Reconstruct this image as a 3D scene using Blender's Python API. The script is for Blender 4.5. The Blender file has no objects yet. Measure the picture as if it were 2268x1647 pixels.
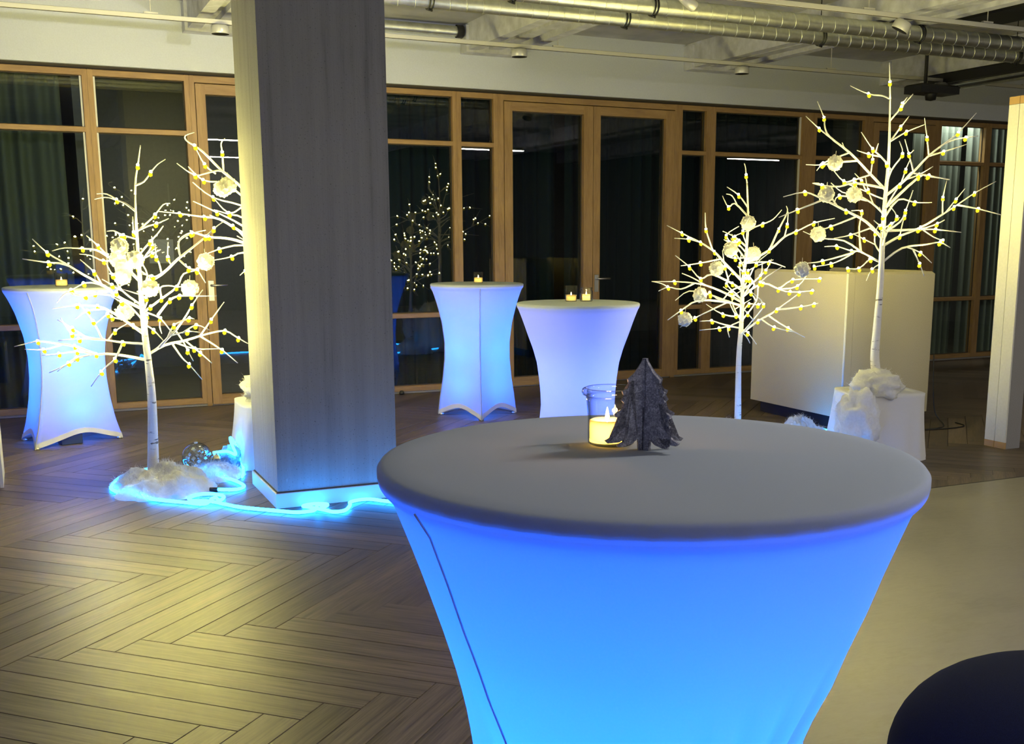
import bpy, bmesh, math, random
from mathutils import Vector, noise, Matrix

S = bpy.context.scene
C = S.collection
rad = math.radians
PI = math.pi

# ------------------------------------------------------------------ camera, world, light, exposure
EYE = 1.417
cd = bpy.data.cameras.new('camera')
cam = bpy.data.objects.new('camera', cd)
C.objects.link(cam)
cam.location = (0, 0, EYE)
cam.rotation_euler = (rad(90 - 10.745), 0, rad(-25.484))
cd.sensor_width = 36
cd.lens = 36 * 2436.3 / 2268
cd.shift_x = -(1221.4 - 1134) / 2268
cd.shift_y = (990.8 - 823.5) / 2268
cd.clip_start = .05
S.camera = cam

w = bpy.data.worlds.new('night')
S.world = w
w.use_nodes = True
w.node_tree.nodes['Background'].inputs[0].default_value = (.35, .45, .8, 1)
w.node_tree.nodes['Background'].inputs[1].default_value = .01

S.view_settings.view_transform = 'Standard'
S.view_settings.look = 'None'
S.view_settings.exposure = 0
S.view_settings.gamma = 1
S.view_settings.use_curve_mapping = False
cy = S.cycles
cy.sample_clamp_indirect = 4
cy.max_bounces = 8
cy.transparent_max_bounces = 18
cy.caustics_reflective = False
cy.caustics_refractive = False

LED_POWER = 450
LED_LEFT = 1250        # the two trees beside the pillar are brighter
GLOW_POWER = 17      # blue light inside each table cover
NEON = 33
LAMP = 230            # linear ceiling lamps


def light(name, kind, loc, power, col, size=.05, rot=(0, 0, 0), size_y=None):
    d = bpy.data.lights.new(name, kind)
    d.energy = power
    d.color = col
    if kind == 'AREA':
        d.size = size
        if size_y:
            d.shape = 'RECTANGLE'
            d.size_y = size_y
    else:
        d.shadow_soft_size = size
    o = bpy.data.objects.new(name, d)
    o.location = loc
    o.rotation_euler = rot
    C.objects.link(o)
    return o


# lamps of the room beyond the glass and of the rest of this hall
light('back_room_light', 'AREA', (1.4, 11.2, 3.0), 16, (1, .95, .85), .8)
# two lit spots of the front track, above the frame, washing the wall over the glazing
for sx, pw in ((-.42, 60), (1.95, 75)):
    sl = light('wall_wash_light', 'SPOT', (sx, 6.56, 2.78), pw, (1, .97, .93), .03, (rad(93), 0, 0))
    sl.data.spot_size = rad(88)
    sl.data.spot_blend = .75
# unseen blue fill lights added left of and behind the viewer, without any tables
light('blue_fill_light', 'POINT', (-1.7, 5.9, .9), 38, (.22, .28, 1), .3)
light('blue_fill_light', 'POINT', (-2.4, -1.4, 1.0), 30, (.35, .42, 1), .3)
light('blue_fill_light', 'POINT', (4.6, -1.6, 1.0), 25, (.45, .48, 1), .3)
light('curtain_wash_light', 'AREA', (9.9, 10.02, 2.98), 38, (1, .97, .8), .9, size_y=.12)

# ------------------------------------------------------------------ materials


class NT:
    def __init__(s, name):
        s.m = bpy.data.materials.new(name)
        s.m.use_nodes = True
        s.t = s.m.node_tree
        s.t.nodes.clear()
        s.out = s.n('ShaderNodeOutputMaterial')

    def n(s, typ, **kw):
        x = s.t.nodes.new(typ)
        for k, v in kw.items():
            if hasattr(x, k) and not k.startswith('i_'):
                setattr(x, k, v)
        return x

    def l(s, a, b):
        s.t.links.new(a, b)

    def coord(s, scale=(1, 1, 1), kind='Object'):
        c = s.n('ShaderNodeTexCoord')
        m = s.n('ShaderNodeMapping')
        m.inputs['Scale'].default_value = scale
        s.l(c.outputs[kind], m.inputs['Vector'])
        return m.outputs[0]

    def noise(s, vec, scale, detail=4, rough=.55, dist=0):
        x = s.n('ShaderNodeTexNoise')
        x.inputs['Scale'].default_value = scale
        x.inputs['Detail'].default_value = detail
        x.inputs['Roughness'].default_value = rough
        x.inputs['Distortion'].default_value = dist
        if vec is not None:
            s.l(vec, x.inputs['Vector'])
        return x.outputs['Fac']

    def ramp(s, fac, stops):
        r = s.n('ShaderNodeValToRGB')
        e = r.color_ramp.elements
        while len(e) < len(stops):
            e.new(.5)
        for el, (p, c) in zip(e, stops):
            el.position = p
            el.color = (*c, 1) if len(c) == 3 else c
        s.l(fac, r.inputs[0])
        return r.outputs[0]

    def math(s, op, a, b):
        x = s.n('ShaderNodeMath')
        x.operation = op
        for i, v in enumerate((a, b)):
            if isinstance(v, (int, float)):
                x.inputs[i].default_value = v
            else:
                s.l(v, x.inputs[i])
        return x.outputs[0]

    def mix(s, fac, a, b, mode='MIX'):
        x = s.n('ShaderNodeMix')
        x.data_type = 'RGBA'
        x.blend_type = mode
        for sock, v in ((x.inputs[0], fac), (x.inputs[6], a), (x.inputs[7], b)):
            if isinstance(v, (int, float)):
                sock.default_value = v
            elif isinstance(v, tuple):
                sock.default_value = (*v, 1) if len(v) == 3 else v
            else:
                s.l(v, sock)
        return x.outputs[2]

    def bump(s, h, strength=.2, dist=.01):
        b = s.n('ShaderNodeBump')
        b.inputs['Strength'].default_value = strength
        b.inputs['Distance'].default_value = dist
        s.l(h, b.inputs['Height'])
        return b.outputs[0]

    def pbr(s, col, rough=.6, metal=0, bump=None, spec=.5):
        p = s.n('ShaderNodeBsdfPrincipled')
        for k, v in (('Base Color', col), ('Roughness', rough), ('Metallic', metal)):
            if isinstance(v, (int, float)):
                p.inputs[k].default_value = v
            elif isinstance(v, tuple):
                p.inputs[k].default_value = (*v, 1)
            else:
                s.l(v, p.inputs[k])
        p.inputs['Specular IOR Level'].default_value = spec
        if bump is not None:
            s.l(bump, p.inputs['Normal'])
        s.l(p.outputs[0], s.out.inputs[0])
        return p

    def shader(s, sock):
        s.l(sock, s.out.inputs[0])
        return s.m


def plain(name, col, rough=.6, metal=0, nscale=0, amt=.15, spec=.5):
    t = NT(name)
    if nscale:
        f = t.noise(t.coord(), nscale, 5, .6)
        a = tuple(c * (1 - amt) for c in col)
        b = tuple(min(1, c * (1 + amt)) for c in col)
        colr = t.ramp(f, [(.3, a), (.7, b)])
        t.pbr(colr, rough, metal, t.bump(f, .15, .004), spec)
    else:
        t.pbr(col, rough, metal, None, spec)
    return t.m


def emit(name, col, strength):
    t = NT(name)
    e = t.n('ShaderNodeEmission')
    e.inputs[0].default_value = (*col, 1)
    e.inputs[1].default_value = strength
    return t.shader(e.outputs[0])


def wood(name, c0, c1, scale=(2, 40, 40), rough=.5, vary=False, spec=.5):
    t = NT(name)
    v = t.coord(scale)
    f = t.noise(v, 1.0, 6, .6, .6)
    g = t.noise(v, 5.0, 3, .5)
    ff = t.math('ADD', t.math('MULTIPLY', f, .75), t.math('MULTIPLY', g, .25))
    col = t.ramp(ff, [(.34, c0), (.62, c1)])
    r = rough
    if vary:
        gi = t.n('ShaderNodeNewGeometry')
        oi = t.n('ShaderNodeObjectInfo')
        k = t.math('FRACT', t.math('ADD', gi.outputs['Random Per Island'], oi.outputs['Random']), 0)
        tint = t.ramp(k, [(0, (.72, .70, .68)), (.5, (1, 1, 1)), (1, (1.25, 1.22, 1.18))])
        col = t.mix(1.0, col, tint, 'MULTIPLY')
        r = t.math('ADD', t.math('MULTIPLY', f, .22), rough - .1)
    t.pbr(col, r, 0, t.bump(ff, .18, .002), spec)
    return t.m


def thin_glass(name, tint=(.93, .96, .95), k=1.9, base=.02, rough=0.0, edge=None):
    t = NT(name)
    tr = t.n('ShaderNodeBsdfTransparent')
    tr.inputs[0].default_value = (*tint, 1)
    gl = t.n('ShaderNodeBsdfGlossy')
    gl.inputs['Roughness'].default_value = rough
    lw = t.n('ShaderNodeLayerWeight')
    lw.inputs[0].default_value = .5
    if edge:
        t.l(t.ramp(t.math('POWER', lw.outputs['Facing'], 2.2), [(.0, tint), (.9, edge)]), tr.inputs[0])
    fac = t.math('MINIMUM', t.math('ADD', t.math('MULTIPLY', t.math('POWER', lw.outputs['Facing'], 4.0), k), base), 1.0)
    mx = t.n('ShaderNodeMixShader')
    t.l(fac, mx.inputs[0])
    t.l(tr.outputs[0], mx.inputs[1])
    t.l(gl.outputs[0], mx.inputs[2])
    return t.shader(mx.outputs[0])


def cloth(name, col, trans=.5, tcol=None, nscale=300, amt=.06):
    t = NT(name)
    f = t.noise(t.coord(), nscale, 3)
    a = tuple(c * (1 - amt) for c in col)
    cc = t.ramp(f, [(.3, a), (.7, col)])
    d = t.n('ShaderNodeBsdfDiffuse')
    t.l(cc, d.inputs[0])
    tr = t.n('ShaderNodeBsdfTranslucent')
    tr.inputs[0].default_value = (*(tcol or col), 1)
    mx = t.n('ShaderNodeMixShader')
    mx.inputs[0].default_value = trans
    t.l(d.outputs[0], mx.inputs[1])
    t.l(tr.outputs[0], mx.inputs[2])
    return t.shader(mx.outputs[0])


def pillar_mat():
    t = NT('board_marked_concrete')
    v = t.coord((1, 1, 1))
    streak = t.noise(t.coord((22, 22, .5)), 1.0, 5, .65)
    fine = t.noise(v, 60, 4, .6)
    blotch = t.noise(t.coord((2.2, 2.2, .7)), 1.0, 4, .6)
    a = t.math('ADD', t.math('MULTIPLY', streak, .5), t.math('MULTIPLY', blotch, .5))
    col = t.ramp(a, [(.30, (.135, .131, .129)), (.42, (.25, .246, .238)), (.62, (.305, .30, .287)), (.75, (.38, .37, .35))])
    pores = t.ramp(t.noise(v, 120, 2, .5), [(.28, (.45, .45, .45)), (.36, (1, 1, 1))])
    col = t.mix(1.0, col, pores, 'MULTIPLY')
    scuff = t.ramp(t.noise(t.coord((30, 30, 3)), 1.0, 5, .7), [(.68, (0, 0, 0)), (.76, (.35, .35, .35))])
    col = t.mix(1.0, col, scuff, 'ADD')
    t.pbr(col, .75, 0, t.bump(t.math('ADD', streak, t.math('MULTIPLY', fine, .5)), .45, .008), .3)
    return t.m


def birch_mat():
    t = NT('painted_birch_bark')
    f = t.noise(t.coord((14, 14, 60)), 1.0, 3, .6)
    g = t.noise(t.coord((3, 3, 6)), 1.0, 3)
    col = t.ramp(t.math('ADD', t.math('MULTIPLY', f, .8), t.math('MULTIPLY', g, .2)),
                 [(.35, (.10, .09, .08)), (.41, (.78, .76, .72)), (1, (.86, .85, .82))])
    t.pbr(col, .6, 0, t.bump(f, .2, .004))
    return t.m


def conc_floor():
    t = NT('polished_screed')
    v = t.coord()
    f = t.noise(v, 3.2, 8, .62, .5)
    s = t.noise(t.coord((9, 28, 1)), 1.0, 6, .7, 1.5)
    col = t.ramp(t.math('ADD', t.math('MULTIPLY', f, .6), t.math('MULTIPLY', s, .4)),
                 [(.3, (.165, .150, .110)), (.5, (.22, .20, .155)), (.75, (.26, .24, .185))])
    sc = t.ramp(t.noise(t.coord((60, 14, 1)), 1.0, 2, .5, 2), [(.76, (1, 1, 1)), (.80, (.55, .55, .52))])
    col = t.mix(1.0, col, sc, 'MULTIPLY')
    t.pbr(col, t.math('ADD', t.math('MULTIPLY', f, .25), .25), 0, t.bump(s, .06, .002))
    return t.m


def felt_mat():
    t = NT('grey_blue_felt')
    f = t.noise(t.coord(), 420, 4, .7)
    g = t.noise(t.coord(), 160, 3, .6, 1)
    ff = t.math('ADD', t.math('MULTIPLY', f, .5), t.math('MULTIPLY', g, .5))
    col = t.ramp(ff, [(.36, (.16, .16, .20)), (.5, (.34, .34, .41)), (.64, (.70, .70, .78))])
    t.pbr(col, .95, 0, t.bump(ff, .6, .002), .1)
    return t.m


M = dict(
    plaster=plain('white_plaster', (.60, .635, .72), .9, 0, 90, .04),
    backwall=plain('grey_plaster', (.20, .20, .19), .9, 0, 30, .06),
    slab=plain('raw_concrete_ceiling', (.43, .43, .44), .85, 0, 2.5, .22),
    beam=plain('whitewashed_concrete', (.55, .56, .62), .85, 0, 9, .2),
    pillar=pillar_mat(),
    skirt=plain('painted_skirting', (.55, .54, .52), .5),
    oak=wood('oiled_oak', (.25, .145, .055), (.37, .23, .092), (25, 25, 3), .5),
    oakx=wood('oiled_oak_rail', (.25, .145, .055), (.37, .23, .092), (3, 25, 25), .5),
    plank=wood('smoked_oak_plank', (.055, .042, .034), (.165, .128, .100), (2.2, 60, 60), .42, True, .26),
    sub=plain('joint_filler', (.025, .02, .016), .9),
    screed=conc_floor(),
    glass=thin_glass('window_glass', (.55, .62, .62), .85, .085),
    jar=thin_glass('jar_glass', (.97, .985, .98), .9, .035, edge=(.30, .36, .36)),
    reveal=plain('pale_window_bead', (.75, .74, .72), .5),
    shadow=plain('dark_gap', (.05, .04, .03), .9),
    curtain=cloth('grey_green_curtain', (.17, .20, .18), .25),
    curtain_teal=cloth('dark_teal_curtain', (.014, .030, .045), .1),
    curtain_pale=cloth('pale_green_curtain', (.34, .38, .33), .25),
    cover=cloth('white_stretch_cloth', (.78, .78, .79), .64, (.60, .70, .84)),
    hem=cloth('hem_band', (.82, .82, .84), .3),
    board=plain('table_board', (.85, .85, .85), .6),
    steel=plain('brushed_steel', (.6, .6, .6), .35, 1),
    zinc=plain('galvanised_sheet', (.74, .76, .70), .42, 1, 14, .15),
    black=plain('black_metal', (.012, .012, .014), .5),
    rail=plain('white_track', (.62, .61, .58), .5),
    spot=plain('satin_spot', (.62, .62, .62), .35, .3),
    birch=birch_mat(),
    twig=plain('white_twig', (.82, .80, .74), .6),
    led=emit('led_core', (1, .87, .26), LED_POWER),
    led_left=emit('led_core_bright', (1, .88, .24), LED_LEFT),
    ledhalo=emit('led_halo', (1, .84, .03), 1.15),  # glowing yellow ball that imitates the halo around each bulb
    petal=cloth('white_petal', (.85, .83, .78), .4, nscale=40),
    blue_petal=cloth('pale_blue_petal', (.55, .72, .85), .3, nscale=40),
    cotton=cloth('cotton_wool', (.88, .88, .88), .35, nscale=60, amt=.15),
    drape=cloth('white_drape', (.80, .80, .80), .2),
    linen=cloth('linen_upholstery', (.52, .47, .34), .0, nscale=220, amt=.2),
    neon=emit('cyan_rope', (.012, .26, 1.0), NEON),
    wax=cloth('candle_wax', (.90, .84, .66), .6, (1, .82, .45), nscale=20),
    flame=emit('candle_flame', (1, .72, .32), 40),
    felt=felt_mat(),
    navy=plain('navy_fabric', (.006, .008, .022), .95, 0, 500, .4, .1),
    olive=plain('olive_upholstery', (.05, .045, .02), .9, 0, 300, .3),
    divider=plain('white_laminate', (.62, .61, .55), .45, 0, 60, .05),
    dgrey=plain('grey_felt', (.25, .24, .23), .9, 0, 200, .15),
    timber=plain('timber_cap', (.42, .26, .10), .6),
    lamp=emit('lamp_diffuser', (1, .94, .84), LAMP),
    cable=plain('black_cable', (.01, .01, .01), .5),
    ledbox=plain('blue_led_box', (.012, .03, .16), .5),
    ball=thin_glass('ball_glass', (.88, .94, .97), .9, .14, edge=(.35, .45, .5)),
    mirror=plain('mirror_facets', (.85, .88, .9), .08, 1),
    paper=plain('white_sheet', (.75, .75, .72), .7),
)

# ------------------------------------------------------------------ mesh helpers


class MB:
    def __init__(s):
        s.v = []
        s.f = []
        s.mi = []

    def add(s, vs, fs, m=0):
        o = len(s.v)
        s.v += [tuple(x) for x in vs]
        s.f += [tuple(i + o for i in f) for f in fs]
        s.mi += [m] * len(fs)
        return s

    def box(s, x0, x1, y0, y1, z0, z1, m=0, ch=0):
        if ch:
            c = ch
            vs = []
            for z, k in ((z0, 0), (z1 - c, 0), (z1, c)):
                vs += [(x0 + k, y0 + k, z), (x1 - k, y0 + k, z), (x1 - k, y1 - k, z), (x0 + k, y1 - k, z)]
            fs = [(3, 2, 1, 0), (8, 9, 10, 11)]
            for b in (0, 4):
                for i in range(4):
                    j = (i + 1) % 4
                    fs.append((b + i, b + j, b + 4 + j, b + 4 + i))
            s.add(vs, fs, m)
            return s
        vs = [(x, y, z) for z in (z0, z1) for y in (y0, y1) for x in (x0, x1)]
        s.add(vs, [(0, 2, 3, 1), (4, 5, 7, 6), (0, 1, 5, 4), (2, 6, 7, 3), (0, 4, 6, 2), (1, 3, 7, 5)], m)
        return s

    def tube(s, pts, radii, n=8, m=0, cap=True):
        pts = [Vector(p) for p in pts]
        k = len(pts)
        if not hasattr(radii, '__len__'):
            radii = [radii] * k
        up = None
        rings = []
        for i in range(k):
            t = (pts[min(i + 1, k - 1)] - pts[max(i - 1, 0)])
            t = t.normalized() if t.length > 1e-9 else Vector((0, 0, 1))
            if up is None:
                up = t.orthogonal().normalized()
            up = (up - t * up.dot(t))
            up = up.normalized() if up.length > 1e-6 else t.orthogonal().normalized()
            b = t.cross(up)
            rings.append([pts[i] + (up * math.cos(a) + b * math.sin(a)) * radii[i]
                          for a in [2 * PI * j / n for j in range(n)]])
        vs = [p for r in rings for p in r]
        fs = [(i * n + j, i * n + (j + 1) % n, (i + 1) * n + (j + 1) % n, (i + 1) * n + j)
              for i in range(k - 1) for j in range(n)]
        if cap:
            fs += [tuple(reversed(range(n))), tuple((k - 1) * n + j for j in range(n))]
        s.add(vs, fs, m)
        return s

    def lathe(s, prof, c=(0, 0, 0), n=32, m=0, axis='z'):
        vs = []
        for r, z in prof:
            for j in range(n):
                a = 2 * PI * j / n
                p = (r * math.cos(a), r * math.sin(a), z)
                if axis == 'x':
                    p = (z, p[0], p[1])
                elif axis == 'y':
                    p = (p[0], z, p[1])
                vs.append((c[0] + p[0], c[1] + p[1], c[2] + p[2]))
        fs = [(i * n + j, i * n + (j + 1) % n, (i + 1) * n + (j + 1) % n, (i + 1) * n + j)
              for i in range(len(prof) - 1) for j in range(n)]
        s.add(vs, fs, m)
        return s

    def prism(s, poly, z0, z1, m=0):
        n = len(poly)
        vs = [(x, y, z0) for x, y in poly] + [(x, y, z1) for x, y in poly]
        fs = [tuple(reversed(range(n))), tuple(range(n, 2 * n))] + [(i, (i + 1) % n, n + (i + 1) % n, n + i) for i in range(n)]
        s.add(vs, fs, m)
        return s

    def ball(s, c, r, sub=1, sc=(1, 1, 1), m=0):
        b = bmesh.new()
        bmesh.ops.create_icosphere(b, subdivisions=sub, radius=r)
        s.add([(c[0] + v.co.x * sc[0], c[1] + v.co.y * sc[1], c[2] + v.co.z * sc[2]) for v in b.verts],
              [tuple(v.index for v in f.verts) for f in b.faces], m)
        b.free()
        return s

    def mesh(s, name, mats, smooth=False):
        me = bpy.data.meshes.new(name)
        me.from_pydata(s.v, [], s.f)
        for x in (mats if isinstance(mats, (list, tuple)) else [mats]):
            me.materials.append(x)
        me.polygons.foreach_set('material_index', s.mi)
        if smooth:
            me.polygons.foreach_set('use_smooth', [True] * len(me.polygons))
        me.update()
        return me

    def build(s, name, mats, parent=None, smooth=False, loc=None):
        return place(name, s.mesh(name, mats, smooth), parent, loc)


def place(name, me, parent=None, loc=None, rot=None):
    o = bpy.data.objects.new(name, me)
    C.objects.link(o)
    if parent is not None:
        o.parent = parent
    if loc:
        o.location = loc
    if rot:
        o.rotation_euler = rot
    return o


def tag(o, label, cat, group=None):
    o['label'] = label
    o['category'] = cat
    if group:
        o['group'] = group
    return o


def thing(name, label, cat, loc=(0, 0, 0), rz=0, group=None):
    o = bpy.data.objects.new(name, None)
    o.empty_display_size = .1
    o.location = loc
    o.rotation_euler = (0, 0, rz)
    C.objects.link(o)
    return tag(o, label, cat, group)


def struct(name, me=None):
    o = bpy.data.objects.new(name, me)
    o['kind'] = 'structure'
    C.objects.link(o)
    return o


def lerp_tab(tab, x):
    if x <= tab[0][0]:
        return tab[0][1]
    for (a, b), (c, d) in zip(tab, tab[1:]):
        if x <= c:
            t = (x - a) / (c - a)
            return b + (d - b) * t
    return tab[-1][1]


def smooth_path(pts, k=6, closed=False):
    P = [Vector(p) for p in pts]
    out = []
    n = len(P)
    for i in range(n - 1):
        p0, p1, p2, p3 = P[max(i - 1, 0)], P[i], P[i + 1], P[min(i + 2, n - 1)]
        for j in range(k):
            t = j / k
            out.append(.5 * ((2 * p1) + (p2 - p0) * t + (2 * p0 - 5 * p1 + 4 * p2 - p3) * t * t
                             + (3 * p1 - p0 - 3 * p2 + p3) * t ** 3))
    out.append(P[-1])
    return out

# ------------------------------------------------------------------ the hall: floor, ceiling, walls
XL, XR, YF, YW, YB = -4.6, 14.6, -3.2, 9.75, 13.0
CEIL = 3.3
CX, CYB = 1.75, 4.65        # the screed field: X > CX and Y < CYB

floor = struct('floor', MB().box(XL, XR, YF, YB, -.12, -.014).mesh('floor', M['sub']))
MB().box(CX, XR, YF, CYB, -.013, .0015).build('screed_field', M['screed'], floor)
MB().box(CX, XR, CYB, CYB + .012, -.013, .0022).build('threshold_strip', M['black'], floor)
MB().box(XL, XR, YW + .2, YB, -.013, 0).build('back_room_floor', M['screed'], floor)

PW, PL = .1305, 1.174


def plank_mesh():
    g = .0012
    return MB().box(g, PL - g, g, PW - g, -.013, 0, 0, .0012).mesh('plank', M['plank'])


def clip(poly, fn):
    out = []
    for i in range(len(poly)):
        a, b = poly[i], poly[(i + 1) % len(poly)]
        fa, fb = fn(a), fn(b)
        if fa >= 0:
            out.append(a)
        if (fa >= 0) != (fb >= 0):
            t = fa / (fa - fb)
            out.append((a[0] + (b[0] - a[0]) * t, a[1] + (b[1] - a[1]) * t))
    return out


def in_view(x, y):
    a = rad(25.484)
    d = x * math.sin(a) + y * math.cos(a)
    r = x * math.cos(a) - y * math.sin(a)
    return d > 2.6 and -1330 < 2436 * r / d < 1180


pm = plank_mesh()
r2 = math.sqrt(.5)
O0 = Vector((.282 - PW * r2, 4.035 - PW * r2))
P_, Q_ = Vector((r2, -r2)), Vector((r2, r2))
full, partial = [], []
for j in range(-5, 5):
    for i in range(-60, 110):
        for kind in 'HV':
            if kind == 'H':
                p, q, ang, wd = i * PW + j * PL, i * PW - j * PL, -45, (P_, Q_)
            else:
                p, q, ang, wd = i * PW + j * PL + PL + PW, i * PW - j * PL + PW - PL, 45, (Q_, -P_)
            o = O0 + P_ * p + Q_ * q
            u, v = wd
            co = [o, o + u * PL, o + u * PL + v * PW, o + v * PW]
            poly = [(c.x, c.y) for c in co]
            if max(c[0] for c in poly) < -2.6 or min(c[0] for c in poly) > 11.4:
                continue
            if max(c[1] for c in poly) < 1.6 or min(c[1] for c in poly) > YW:
                continue
            pieces = [poly]
            if max(c[1] for c in poly) > YW - .01:
                pieces = [clip(pc, lambda c: YW - .012 - c[1]) for pc in pieces]
            if max(c[0] for c in poly) > CX and min(c[1] for c in poly) < CYB + .012:
                pieces = [x for pc in pieces for x in
                          (clip(pc, lambda c: c[1] - CYB - .013), clip(clip(pc, lambda c: CYB + .013 - c[1]), lambda c: CX - .001 - c[0]))]
            pieces = [x for x in pieces if len(x) >= 3]
            for pc in pieces:
                cx = sum(c[0] for c in pc) / len(pc)
                cyy = sum(c[1] for c in pc) / len(pc)
                vis = in_view(cx, cyy) or any(in_view(*c) for c in pc)
                full.append((not vis, math.hypot(cx, cyy), pc is poly, o, ang, pc))
full.sort(key=lambda t: (t[0], t[1]))
rest = MB()
for n, (nv, d, whole, o, ang, pc) in enumerate(full):
    if n < 298 and not nv:
        if whole:
            place('plank', pm, floor, (o.x, o.y, 0), (0, 0, rad(ang)))
        else:
            # cut plank: keep its own frame so that the grain runs along it
            a = rad(-ang)
            loc = [((x - o.x) * math.cos(a) - (y - o.y) * math.sin(a), (x - o.x) * math.sin(a) + (y - o.y) * math.cos(a)) for x, y in pc]
            place('plank', MB().prism(loc, -.013, 0).mesh('plank', M['plank']), floor, (o.x, o.y, 0), (0, 0, rad(ang)))
    else:
        rest.prism(pc, -.013, 0)
ro = rest.build('planks_beyond', M['plank'], floor)
ro['kind'] = 'stuff'

ceil = struct('ceiling', MB().box(XL, XR, YF, YB, CEIL, CEIL + .15).mesh('ceiling', M['slab']))
for bx in (-1.05, 1.36, 3.76, 6.12, 8.62, 11.0):
    b = MB()
    x0, x1 = bx, bx + .50
    b.box(x0, x1, YF, YW, 3.13, CEIL)
    for a, c, zz in ((0, .10, 3.07), (.19, .31, 3.085), (.40, .50, 3.07)):
        b.box(x0 + a, x0 + c, YF, YW, zz, 3.13)
    b.build('beam', M['beam'], ceil)
    # haunch where the beam meets the wall
    h = MB().box(x0 - .025, x1 + .02, YW - .16, YW, 3.05, 3.28)
    h.build('beam_end', M['beam'], ceil)

wb = struct('wall_window_side', MB().box(XL, XR, YW - .008, YW + .16, 2.762, CEIL).mesh('wall', M['plaster']))
MB().box(XL, -.92, YW, YW + .16, 0, 2.762).build('wall_pier', M['plaster'], wb)
MB().box(11.42, XR, YW, YW + .16, 0, 2.762).build('wall_pier', M['plaster'], wb)
struct('wall_left', MB().box(XL - .12, XL, YF, YB, 0, CEIL).mesh('wall', M['plaster']))
struct('wall_right', MB().box(XR, XR + .12, YF, YB, 0, CEIL).mesh('wall', M['backwall']))
struct('wall_rear', MB().box(XL, XR, YF - .12, YF, 0, CEIL).mesh('wall', M['backwall']))
wf = struct('wall_back_room', MB().box(XL, XR, YB, YB + .12, 0, CEIL).mesh('wall', M['backwall']))
MB().box(2.36, 2.44, YW + .9, YB, 0, CEIL).build('partition', M['backwall'], wf)
MB().box(.50, .58, YW + .55, YB, 0, CEIL).build('partition', M['backwall'], wf)
MB().box(8.35, 8.43, YW + .2, YB, 0, CEIL).build('partition', M['backwall'], wf)
struct('trim_1', MB().box(-.92, 11.42, YW + .035, YW + .12, 2.73, 2.762).mesh('trim', M['shadow']))  # dark strip standing in for the shade of the recessed gap
struct('trim_2', MB().box(-.92, 11.42, YW + .012, YW + .1, 0, .022).mesh('trim', M['dgrey']))

# concrete column with its skirting
col = thing('concrete_pillar', 'square raw concrete pillar with board marks standing on the parquet', 'pillar', (1.138, 5.79, 0))
MB().box(.008, .668, .008, .66, .002, CEIL - .002, 0).build('shaft', M['pillar'], col)
for x0, x1, y0, y1 in ((-.006, .682, -.006, .008), (-.006, .682, .66, .674), (-.006, .008, .008, .66), (.668, .682, .008, .66)):
    MB().box(x0, x1, y0, y1, .001, .082, 0, .003).build('skirting', M['skirt'], col)
for x0, x1, y0, y1 in ((.002, .674, .002, .008), (.002, .008, .008, .66)):
    MB().box(x0, x1, y0, y1, .082, .087).build('shadow_joint', M['shadow'], col)

# ------------------------------------------------------------------ the glazed timber wall
Y0, Y1, YG = YW, YW + .085, YW + .055


def stile(parent, x0, x1, z0, z1, name='frame_stile', y0=Y0):
    MB().box(x0, x1, y0, Y1, z0, z1, 0, .004).build(name, M['oak'], parent)


def rail(parent, x0, x1, z0, z1, name='frame_rail', y0=Y0):
    MB().box(x0, x1, y0 + .002, Y1, z0, z1, 0, .004).build(name, M['oakx'], parent)


def pane(parent, x0, x1, z0, z1):
    MB().add([(x0, YG, z0), (x1, YG, z0), (x1, YG, z1), (x0, YG, z1)], [(0, 1, 2, 3)]).build('pane', M['glass'], parent)
    g = MB()
    for a, b, c, d in ((x0, x1, z0, z0 + .008), (x0, x1, z1 - .008, z1), (x0, x0 + .008, z0, z1), (x1 - .008, x1, z0, z1)):
        g.box(a, b, YG - .012, YG - .004, c, d)
    g.build('glazing_seal', M['shadow'], parent)


def window(n, x0, g0, g1, x1, bead=None):
    wdw = struct('window_%d' % n)
    stile(wdw, x0, g0, .022, 2.73)
    stile(wdw, g1, x1, .022, 2.73)
    for a, b in ((.022, .07), (.70, .742), (2.25, 2.29), (2.682, 2.73)):
        rail(wdw, g0, g1, a, b)
    for a, b in ((.07, .70), (.742, 2.25), (2.29, 2.682)):
        pane(wdw, g0, g1, a, b)
    if bead:
        MB().box(bead, bead + .014, Y0 + .03, YG - .006, .742, 2.68).build('pale_bead', M['reveal'], wdw)
    return wdw


window(1, -.92, -.88, .553, .593, .536)
window(2, .594, .636, 1.325, 1.364, .637)
window(3, 2.41, 2.46, 3.652, 3.690)
window(4, 3.691, 3.735, 4.055, 4.098)
window(5, 6.062, 6.102, 6.388, 6.443)
window(6, 6.444, 6.502, 7.60, 7.735, 7.582)
window(7, 7.736, 7.782, 8.43, 8.470)
window(8, 9.500, 9.545, 10.225, 10.27)
window(9, 10.271, 10.316, 11.37, 11.42)


def leaf(d, x0, x1, s0, s1, ztop=2.668):
    MB().box(x0, x0 + s0, Y0 - .006, Y1 - .01, .012, ztop, 0, .004).build('leaf_stile', M['oak'], d)
    MB().box(x1 - s1, x1, Y0 - .006, Y1 - .01, .012, ztop, 0, .004).build('leaf_stile', M['oak'], d)
    MB().box(x0 + s0, x1 - s1, Y0 - .004, Y1 - .01, .012, .092, 0, .004).build('leaf_rail', M['oakx'], d)
    MB().box(x0 + s0, x1 - s1, Y0 - .004, Y1 - .01, 2.585, ztop, 0, .004).build('leaf_rail', M['oakx'], d)
    pane(d, x0 + s0, x1 - s1, .092, 2.585)


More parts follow.
